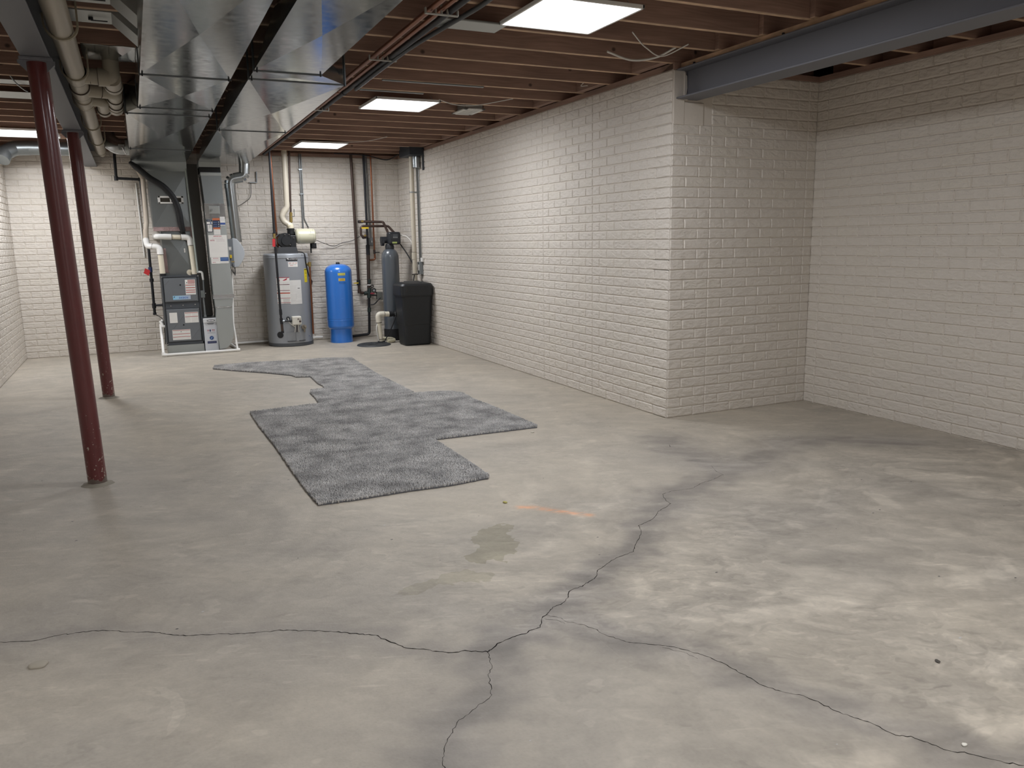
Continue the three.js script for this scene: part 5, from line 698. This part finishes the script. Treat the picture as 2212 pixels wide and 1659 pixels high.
// ---------------------------------------------------------------- well pipes on the back wall
{ const t = thing('well_pipe', 'thick dark brown pipe with a yellow lever, right of the blue tank', 'pipe'), z = -6.345;
  part('pipe', tube([[-0.690, JB, z], [-0.668, 0.80, z], [-0.663, 0.64, z], [-0.54, 0.628, z]], 0.0195, { bend: 0.03, n: 16 }), copperDark, t);
  part('valve', [rod([-0.669, 0.815, z], [-0.668, 0.74, z], 0.026, 16)], blackIron, t); part('lever', rb(-0.745, -0.675, 0.766, 0.780, z + 0.022, z + 0.03, 0.003), yellow, t, 'yellow lever'); part('fitting', [rod([-0.663, 0.68, z], [-0.664, 0.63, z], 0.025, 14), rod([-0.625, 0.633, z], [-0.612, 0.632, z], 0.023, 14), rod([-0.585, 0.63, z], [-0.555, 0.629, z], 0.028, 14)], copperDark, t);
}
{ const t = thing('well_pipe', 'dark well pipe with a pressure gauge and switch, running down the back wall', 'pipe'), z = -6.33;
  part('upper_pipe', tube([[-0.518, JB, z], [-0.515, 1.27, z]], 0.0165, { n: 14 }), blackIron, t); part('check_valve', [rod([-0.515, 1.29, z], [-0.516, 1.16, z], 0.027, 16), rod([-0.515, 1.30, z], [-0.515, 1.285, z], 0.024, 14)], blackIron, t);
  part('middle_pipe', tube([[-0.516, 1.18, z], [-0.530, 0.64, z]], 0.0235, { n: 16 }), copperDark, t); part('lower_pipe', tube([[-0.530, 0.64, z], [-0.540, 0.34, z], [-0.55, 0.045, z], [-0.80, 0.03, z], [-1.02, 0.03, -6.18]], 0.0185, { bend: 0.05, n: 14 }), blackIron, t);
  part('tank_tee', [rod([-0.52, 0.70, z], [-0.532, 0.56, z], 0.030, 16), rod([-0.60, 0.625, z], [-0.52, 0.628, z], 0.025, 14), rod([-0.536, 0.42, z], [-0.538, 0.36, z], 0.026, 14), rod([-0.52, 0.82, z], [-0.521, 0.76, z], 0.028, 14)], std(0x38423f, 0.5, 0.4), t);
  part('band', rod([-0.522, 0.748, z], [-0.522, 0.735, z], 0.0295, 16), pvcWhite, t);
  const ga = part('gauge', new THREE.TorusGeometry(0.024, 0.007, 10, 28).translate(-0.470, 0.665, z + 0.05), blackIron, t); part('dial', rod([-0.470, 0.665, z + 0.04], [-0.470, 0.665, z + 0.05], 0.022, 24), std(0x9da3a2, 0.3), ga);
  part('ring', new THREE.TorusGeometry(0.018, 0.006, 8, 24).translate(-0.492, 0.722, z + 0.04), blackIron, t); part('handle', [rb(-0.525, -0.465, 0.612, 0.632, z + 0.05, z + 0.062, 0.006), rod([-0.495, 0.622, z + 0.03], [-0.495, 0.622, z + 0.066], 0.012, 12)], std(0x8f3340, 0.5), t, 'red valve handle');
  part('switch_pipe', [rod([-0.53, 0.60, z + 0.02], [-0.42, 0.59, z + 0.03], 0.009, 10), rod([-0.48, 0.645, z + 0.03], [-0.41, 0.63, z + 0.04], 0.008, 10)], blackIron, t);
  part('pressure_switch', hexa([[-0.425, 0.535, z - 0.02], [-0.345, 0.525, z - 0.02], [-0.345, 0.525, z + 0.05], [-0.425, 0.535, z + 0.05]], [[-0.425, 0.64, z - 0.02], [-0.345, 0.635, z - 0.02], [-0.345, 0.635, z + 0.05], [-0.425, 0.64, z + 0.05]]), std(0x6f706a, 0.5, 0.2), t, 'grey pressure switch box');
  part('cable', tube(spline([[-0.385, 0.56, z + 0.05], [-0.43, 0.51, z + 0.05], [-0.47, 0.47, z + 0.03], [-0.52, 0.46, z + 0.02]]), 0.008, { n: 8 }), blackPlastic, t);
}
{ const t = thing('copper_pipe', 'reddish copper pipe down the back wall that bends left into the main well pipe', 'pipe'), z = -6.33; part('pipe', tube([[-0.420, JB, z], [-0.424, 1.20, z], [-0.418, 1.09, z], [-0.518, 1.085, z]], 0.0125, { bend: 0.035, n: 12 }), copper, t); part('valve', [rod([-0.425, 1.23, z], [-0.424, 1.17, z], 0.017, 12)], copperDark, t); part('lever', [rb(-0.42, -0.355, 1.186, 1.198, z + 0.018, z + 0.026, 0.003), rod([-0.423, 1.192, z], [-0.423, 1.192, z + 0.026], 0.008, 8)], blackIron, t); }
{ const t = thing('wall_conduit', 'thin grey conduit to a small grey box on the back wall, between the well pipes', 'conduit'), z = -6.41; part('conduit', [tube([[-0.478, JB, z], [-0.455, 1.39, z]], 0.0085, { n: 9 }), tube([[-0.457, JB, z], [-0.437, 1.39, z]], 0.006, { n: 8 })], emt, t); part('box', rb(-0.495, -0.405, 1.285, 1.395, -6.43, -6.385, 0.005), greyBox, t); part('switch', rb(-0.445, -0.435, 1.33, 1.355, -6.385, -6.378, 0.002), pvcWhite, t); }
{ const t = thing('bypass_loop', 'upper dark bypass pipe with a yellow handle running across to the softener head', 'pipe'), z = -6.17; part('pipe', tube([[-0.635, 1.615, z - 0.10], [-0.63, 1.617, z - 0.06], [-0.325, 1.607, z], [-0.318, 1.42, -5.93]], 0.017, { bend: 0.035, n: 14 }), copperDark, t); part('fitting', rod([-0.645, 1.615, z - 0.1], [-0.60, 1.615, z - 0.05], 0.021, 12), blackIron, t); part('handle', rb(-0.625, -0.59, 1.605, 1.632, z - 0.045, z - 0.03, 0.004), brass, t); }
{ const t = thing('bypass_loop', 'lower dark bypass pipe with a yellow lever, looping across to the softener head', 'pipe'), z = -6.15; part('pipe', tube([[-0.52, 1.42, -6.33], [-0.60, 1.395, z], [-0.652, 1.43, z], [-0.650, 1.552, z], [-0.265, 1.552, z], [-0.25, 1.46, -5.93]], 0.017, { bend: 0.045, n: 14 }), copperDark, t); part('lever', rb(-0.645, -0.545, 1.515, 1.537, z + 0.02, z + 0.028, 0.003), yellow, t, 'yellow lever'); part('valve', [rod([-0.625, 1.40, z], [-0.57, 1.405, z - 0.05], 0.021, 12)], blackIron, t); part('handle', rb(-0.615, -0.585, 1.412, 1.438, z + 0.01, z + 0.025, 0.004), brass, t); }
// ---------------------------------------------------------------- water softener and brine tank
{ const t = thing('water_softener', 'slim grey fibreglass softener cylinder with a black control head', 'water softener', [-0.338, 0, -5.868]), R = 0.117, gr = phys(0x4f555b, 0.35, 0, { clearcoat: 0.6, clearcoatRoughness: 0.15 });
  const pr = [[0.09, 0.03], [R, 0.06], [R, 1.115]]; for (let k = 1; k <= 12; k++) { const a = k / 12 * Math.PI / 2; pr.push([0.035 + (R - 0.035) * Math.cos(a), 1.115 + 0.128 * Math.sin(a)]); } pr.push([0.035, 1.26]);
  part('cylinder', lathe(pr, 48), gr, t); part('base', lathe([[0, 0], [R + 0.005, 0], [R + 0.007, 0.01], [R + 0.005, 0.155], [R, 0.16]], 48), rubber, t);
  const hd = part('control_head', [new RoundedBoxGeometry(0.172, 0.168, 0.13, 4, 0.03).translate(0.052, 1.382, 0.03), lathe([[0.06, 1.24], [0.062, 1.27], [0.05, 1.31]], 28), rod([-0.115, 1.36, -0.02], [-0.02, 1.36, -0.02], 0.045, 24), rod([-0.11, 1.33, -0.02], [-0.075, 1.33, -0.02], 0.05, 24)], std(0x24272b, 0.4), t);
  sticker('control_panel', hd, 0.005, 0.105, 1.375, 1.435, 0.0945, (g, w, h) => { g.fillStyle = '#2a2d31'; g.fillRect(0, 0, w, h); g.fillStyle = '#4c5054'; g.fillRect(w * 0.2, h * 0.05, w * 0.65, h * 0.35); g.fillStyle = '#a3a6a4'; for (let k = 0; k < 4; k++) { g.beginPath(); g.moveTo(w * (0.26 + 0.17 * k), h * 0.95); g.lineTo(w * (0.2 + 0.17 * k), h * 0.55); g.lineTo(w * (0.32 + 0.17 * k), h * 0.55); g.fill(); } }, 'small display with four grey buttons');
  sticker('badge', hd, 0.012, 0.078, 1.312, 1.335, 0.0945, (g, w, h) => { g.fillStyle = '#9dab62'; g.fillRect(0, 0, w, h); }, 'green badge');
}
solo('drain_hose', tube(spline([[-0.20, 1.42, -5.86], [-0.13, 1.41, -5.80], [-0.085, 1.36, -5.75], [-0.06, 1.28, -5.70]]), 0.0075, { n: 8 }), whiteCable, 'thin white hose curving from the softener head to the right wall', 'hose');
solo('drain_hose', tube(spline([[-0.20, 1.31, -5.84], [-0.13, 1.16, -5.74], [-0.075, 0.98, -5.62], [-0.14, 0.86, -5.47], [-0.17, 0.78, -5.42]]), 0.008, { n: 8 }), rubber, 'thin black hose running from the softener head down to the black brine tank', 'hose');
{ const t = thing('brine_tank', 'black plastic square brine tank with a lid, in the corner by the right wall', 'tank'), m = std(0x181b1e, 0.48);
  const loft = (secs, n = 9) => { const ring = ([x0, x1, y, z0, z1, r]) => { const p = []; for (const [cx, cz, a0] of [[x1 - r, z1 - r, 0], [x0 + r, z1 - r, 1], [x0 + r, z0 + r, 2], [x1 - r, z0 + r, 3]]) for (let k = 0; k < n; k++) { const a = (a0 + k / (n - 1)) * Math.PI / 2; p.push([cx + r * Math.cos(a), y, cz + r * Math.sin(a)]); } return p; }; const R = secs.map(ring), N = R[0].length, pos = [], idx = []; R.forEach(r => r.forEach(p => pos.push(...p))); for (let i = 0; i < R.length - 1; i++) for (let k = 0; k < N; k++) { const a = i * N + k, b = i * N + (k + 1) % N; idx.push(a, a + N, b, b, a + N, b + N); } const c = pos.length / 3; pos.push((secs[0][0] + secs[0][1]) / 2, secs[0][2], (secs[0][3] + secs[0][4]) / 2); const e = secs[secs.length - 1]; pos.push((e[0] + e[1]) / 2, e[2], (e[3] + e[4]) / 2); for (let k = 0; k < N; k++) { idx.push(c, k, (k + 1) % N); idx.push(c + 1, (R.length - 1) * N + (k + 1) % N, (R.length - 1) * N + k); } const g = new THREE.BufferGeometry(); g.setAttribute('position', new THREE.Float32BufferAttribute(pos, 3)); g.setIndex(idx); const f = g.toNonIndexed(); f.computeVertexNormals(); return boxUV(f); };
  part('body', loft([[-0.400, -0.070, 0.0, -5.37, -5.10, 0.03], [-0.412, -0.062, 0.02, -5.38, -5.088, 0.04], [-0.420, -0.050, 0.265, -5.395, -5.075, 0.045], [-0.422, -0.048, 0.272, -5.397, -5.073, 0.045], [-0.424, -0.046, 0.275, -5.398, -5.071, 0.045], [-0.442, -0.028, 0.70, -5.425, -5.05, 0.05]]), m, t);
  part('lid', [loft([[-0.452, -0.022, 0.64, -5.435, -5.04, 0.055], [-0.460, -0.016, 0.66, -5.44, -5.032, 0.055], [-0.458, -0.017, 0.775, -5.44, -5.034, 0.06], [-0.445, -0.03, 0.80, -5.42, -5.05, 0.07], [-0.40, -0.08, 0.815, -5.38, -5.10, 0.07]])], std(0x1b1e21, 0.42), t); part('hand_grip', hexa([[-0.33, 0.812, -5.34], [-0.13, 0.812, -5.34], [-0.10, 0.812, -5.22], [-0.36, 0.812, -5.22]], [[-0.32, 0.826, -5.34], [-0.14, 0.826, -5.34], [-0.12, 0.818, -5.24], [-0.34, 0.818, -5.24]]), std(0x2a2d30, 0.4), t); part('latch', rb(-0.40, -0.38, 0.70, 0.77, -5.045, -5.032, 0.004), std(0x24272a, 0.35), t);
}
// ---------------------------------------------------------------- tan pipe, conduit and duct end at the corner of the long wall
{ const t = thing('corner_pipe', 'tall beige plastic pipe standing beside the long brick wall behind the brine tank', 'pipe'), x = -0.105, z = -5.525; part('pipe', rod([x + 0.004, JB - 0.07, z], [x, 0.02, z], 0.030, 22), pvcTan, t); part('coupling', rod([x, 1.19, z], [x, 1.10, z], 0.034, 22), pvcTan, t); part('glue_ring', rod([x, 1.196, z], [x, 1.191, z], 0.0345, 22), cement, t); part('clamp', [rod([x, 1.965, z], [x, 1.98, z], 0.034, 22), rb(x, -0.012, 1.962, 1.982, z - 0.01, z + 0.01, 0.002)], emt, t); part('tie', new THREE.TorusGeometry(0.036, 0.005, 8, 24).rotateX(1.4).translate(x, 0.90, z), rubber, t); }
{ const t = thing('outlet_conduit', 'metal conduit and grey outlet box on the long brick wall above the brine tank', 'electrical outlet'); part('conduit', [rod([-0.026, 2.30, -5.53], [-0.026, 1.07, -5.53], 0.011, 10), rod([-0.02, 2.30, -5.48], [-0.02, 1.12, -5.49], 0.006, 8)], emt, t); part('box', rb(-0.055, -0.009, 0.90, 1.065, -5.56, -5.46, 0.005), greyBox, t); part('receptacle', rb(-0.062, -0.054, 0.95, 1.03, -5.54, -5.48, 0.003), std(0xc9c9c4, 0.4), t); part('plug', rb(-0.04, -0.009, 1.065, 1.12, -5.47, -5.42, 0.006), pvcWhite, t, 'white plug'); }
{ const t = thing('duct_stub', 'short shiny metal sleeve under a dark box at the top of the beige corner pipe', 'air duct'); part('sleeve', [rb(-0.10, -0.006, 2.275, 2.44, -5.60, -5.44, 0.012), rod([-0.06, 2.28, -5.42], [-0.06, 2.44, -5.42], 0.022, 16)], galvPipe, t); part('box', rb(-0.20, -0.006, 2.425, JB + 0.06, -5.72, -5.28, 0.006), std(0x2c333a, 0.6), t, 'dark box'); part('flap', rb(-0.012, -0.009, 2.24, 2.43, -5.35, -5.28, 0.001), std(0x24282c, 0.6), t); }
// ---------------------------------------------------------------- sump
{ const t = thing('sump_basin', 'round black lid of a sump basin on the floor in front of the softener', 'sump basin', [-0.735, 0, -5.435]); part('cover', lathe([[0, 0.014], [0.17, 0.014], [0.175, 0.018], [0.20, 0.018], [0.215, 0.012], [0.222, 0.0]], 48), std(0x36383a, 0.55), t); for (let k = 0; k < 4; k++) part('rib', rb(-0.16, 0.16, 0.013, 0.018, -0.004, 0.004, 0.002).rotateY(k * Math.PI / 4), std(0x36383a, 0.55), t); part('flange', rod([0.135, 0.012, -0.13], [0.135, 0.03, -0.13], 0.045, 20), std(0x2b2d2f, 0.55), t); }
{ const t = thing('sump_pipe', 'thick beige plastic pipe rising from the black sump lid to a black valve', 'pipe'), z = -5.555; part('riser', tube([[-0.603, 0.018, z], [-0.625, 0.30, z]], 0.031, { n: 22 }), pvcCream, t); part('elbow', [tube([[-0.622, 0.285, z], [-0.632, 0.392, z], [-0.535, 0.388, z]], 0.0375, { bend: 0.08, n: 22 })], std(0xdcd6c6, 0.35), t); part('stub', rod([-0.54, 0.388, z], [-0.475, 0.386, z], 0.034, 22), pvcCream, t); part('glue_ring', [rod([-0.548, 0.388, z], [-0.542, 0.388, z], 0.038, 22), rod([-0.621, 0.283, z], [-0.6205, 0.277, z], 0.038, 22), rod([-0.606, 0.062, z], [-0.606, 0.056, z], 0.034, 22)], cement, t); part('check_valve', [rod([-0.485, 0.386, z], [-0.30, 0.383, z], 0.030, 20), rod([-0.48, 0.386, z], [-0.44, 0.386, z], 0.037, 20), rod([-0.415, 0.385, z], [-0.36, 0.384, z], 0.039, 20)], rubber, t); part('clamp', rb(-0.408, -0.392, 0.37, 0.41, z + 0.03, z + 0.045, 0.004), emt, t); part('hose', tube(spline([[-0.645, 0.27, z + 0.01], [-0.663, 0.20, z + 0.02], [-0.655, 0.12, z + 0.02], [-0.638, 0.04, z + 0.02]]), 0.008, { n: 8 }), whiteCable, t); part('cord', tube(spline([[-0.395, 0.375, z + 0.05], [-0.44, 0.27, z + 0.06], [-0.50, 0.14, z + 0.05], [-0.555, 0.05, z + 0.04], [-0.57, 0.018, z + 0.04]]), 0.0075, { n: 8 }), rubber, t); }
solo('sump_elbow', tube([[-0.575, 0.035, -5.60], [-0.545, 0.05, -5.68], [-0.43, 0.045, -5.64], [-0.41, 0.03, -5.55], [-0.53, 0.03, -5.50]], 0.022, { bend: 0.06, n: 16 }), std(0xcfc9ae, 0.4), 'short white plastic pipe bend lying on the black sump lid', 'pipe');

// ---------------------------------------------------------------- carpet remnants
const FAR = [[-2.831, -4.341], [-2.796, -4.557], [-2.441, -4.578], [-1.991, -4.492], [-1.570, -4.474], [-1.303, -4.326], [-1.332, -3.708], [-1.357, -3.102], [-1.352, -2.552], [-1.348, -1.92], [-1.771, -1.885], [-2.021, -1.878], [-2.179, -1.850], [-2.203, -1.875], [-2.182, -2.146], [-2.177, -2.359], [-2.141, -2.492], [-2.012, -2.511], [-1.999, -2.676], [-2.012, -2.833], [-1.994, -3.271], [-2.128, -3.327], [-2.154, -3.455], [-2.350, -3.747], [-2.664, -4.115]];
const NEAR = [[-2.773, -1.754], [-2.626, -1.777], [-2.284, -1.815], [-2.014, -1.863], [-1.761, -1.870], [-1.376, -1.890], [-1.043, -1.797], [-0.976, -1.653], [-1.0, -1.354], [-0.975, -0.956], [-0.970, -0.226], [-0.992, -0.191], [-1.766, -0.201], [-1.775, 0.752], [-1.798, 0.793], [-2.037, 0.820], [-2.275, 0.809], [-2.543, 0.821], [-2.760, 0.810], [-2.771, 0.480], [-2.771, 0.029], [-2.766, -0.486], [-2.779, -1.210]];
const tuft = (() => { const p = [], n = 4, h = 0.013; for (let k = 0; k < n; k++) { const a = k / n * 6.283, b = (k + 1) / n * 6.283, r = 0.0046, q = 0.0034; const A = [r * Math.cos(a), 0, r * Math.sin(a)], B = [r * Math.cos(b), 0, r * Math.sin(b)], C = [q * Math.cos(b), h * 0.75, q * Math.sin(b)], D = [q * Math.cos(a), h * 0.75, q * Math.sin(a)], E = [0, h, 0]; p.push(...A, ...D, ...B, ...B, ...D, ...C, ...D, ...E, ...C); } const g = new THREE.BufferGeometry(); g.setAttribute('position', new THREE.Float32BufferAttribute(p, 3)); g.computeVertexNormals(); g.setAttribute('uv', new THREE.BufferAttribute(new Float32Array(p.length / 3 * 2), 2)); return g; })();
const pileMat = std(0xffffff, 0.95), backing = std(0x66676b, 0.95);
function carpet(outline, label) {
  const t = thing('carpet_remnant', label, 'carpet'), pts = [];
  outline.forEach((p, i) => { const q = outline[(i + 1) % outline.length], n = Math.max(1, Math.round(Math.hypot(q[0] - p[0], q[1] - p[1]) / 0.03)); for (let k = 0; k < n; k++) { const u = k / n; pts.push([p[0] + (q[0] - p[0]) * u + rr(-0.003, 0.003), -(p[1] + (q[1] - p[1]) * u + rr(-0.003, 0.003))]); } });
  part('backing', poly(pts, 0.007).rotateX(-Math.PI / 2).translate(0, 0.0012, 0), backing, t);
  const ms = [], cs = [], m = new THREE.Matrix4(), e = new THREE.Euler(), qn = new THREE.Quaternion(), sp = 0.0078; let x0 = 9, x1 = -9, z0 = 9, z1 = -9; outline.forEach(p => { x0 = Math.min(x0, p[0]); x1 = Math.max(x1, p[0]); z0 = Math.min(z0, p[1]); z1 = Math.max(z1, p[1]); });
  for (let x = x0 - 0.004; x < x1 + 0.004; x += sp) for (let z = z0 - 0.004; z < z1 + 0.004; z += sp) {
    const px = x + rr(-0.004, 0.004), pz = z + rr(-0.004, 0.004); if (!inPoly(px, pz, outline)) continue;
    const lay = fbm(px * 5 + 60, pz * 5.5 + 60, 3), a = clamp(lay * 2.4, -0.8, 0.8);             // the way the pile has been brushed
    e.set(0.25 * rr(-1, 1) + 0.5 * a, rr(0, 6.28), 0.25 * rr(-1, 1)); qn.setFromEuler(e); const s = rr(0.85, 1.2); m.compose(V(px, 0.0065, pz), qn, V(s, s, s)); ms.push(m.clone());
    const c = 0.45 * (1 + 0.36 * clamp(lay * 2.8, -1, 1)) * rr(0.78, 1.22), w = rr(-0.012, 0.012); cs.push(new THREE.Color().setRGB(c * (1.0 + w), c * 0.98, c * (0.955 - w)));  // shading of the pile lay is put into the tuft colour
  }
  const im = new THREE.InstancedMesh(tuft, pileMat, ms.length); ms.forEach((q, i) => { im.setMatrixAt(i, q); im.setColorAt(i, cs[i]); }); im.name = 'pile'; im.userData.kind = 'stuff'; shadow(im); t.add(im);
}
carpet(NEAR, 'large piece of grey carpet on the floor, nearer and wider of the two');
carpet(FAR, 'bent strip of grey cut pile carpet on the floor, farther back toward the furnace');
// ---------------------------------------------------------------- bits on the floor
const chip = (r, h, m, s) => { const g = new THREE.IcosahedronGeometry(r, 1), p = g.attributes.position; for (let i = 0; i < p.count; i++) { const x = p.getX(i), y = p.getY(i), z = p.getZ(i), k = 1 + 0.25 * noise(x * 180 + s, z * 180 + y * 90 + s); p.setXYZ(i, x * k, y * k * h, z * k); } g.computeVertexNormals(); return g; };
[[-1.638, 3.581, 0.006, 0.5, 0xe6e2d6, 'small white pebble on the floor at the lower right of the picture', 'pebble'], [-1.324, 3.264, 0.0075, 0.35, 0x4d4943, 'small dark flat chip on the concrete floor at the right', 'chip'], [-1.888, 1.216, 0.009, 0.6, 0xb7b06a, 'tiny yellowish leaf scrap on the floor below the carpet', 'scrap'], [-1.08, -0.08, 0.009, 0.5, 0xc9c4b6, 'small pale chip on the floor beside the carpet', 'chip']].forEach(([x, z, r, h, c, label, cat], i) => { const g = chip(r, h, null, i * 7.3).scale(1.5, 1, 1).rotateY(i); g.translate(x, r * h * 0.8, z); solo('floor_' + cat, g, std(c, 0.8), label, cat); });
{ const g = new THREE.SphereGeometry(0.026, 28, 16), p = g.attributes.position; for (let i = 0; i < p.count; i++) { const x = p.getX(i), z = p.getZ(i), k = 1 + 0.18 * noise(x * 40 + 3, z * 40); p.setXYZ(i, x * k * 1.1, Math.max(-0.004, p.getY(i) * 0.42), z * k * 0.9); } g.computeVertexNormals(); solo('mortar_lump', g.translate(-3.907, 0.003, 1.990), std(0xa59e90, 0.9), 'small rounded lump of concrete stuck to the floor at the lower left', 'lump'); }

renderer.render(scene, camera);
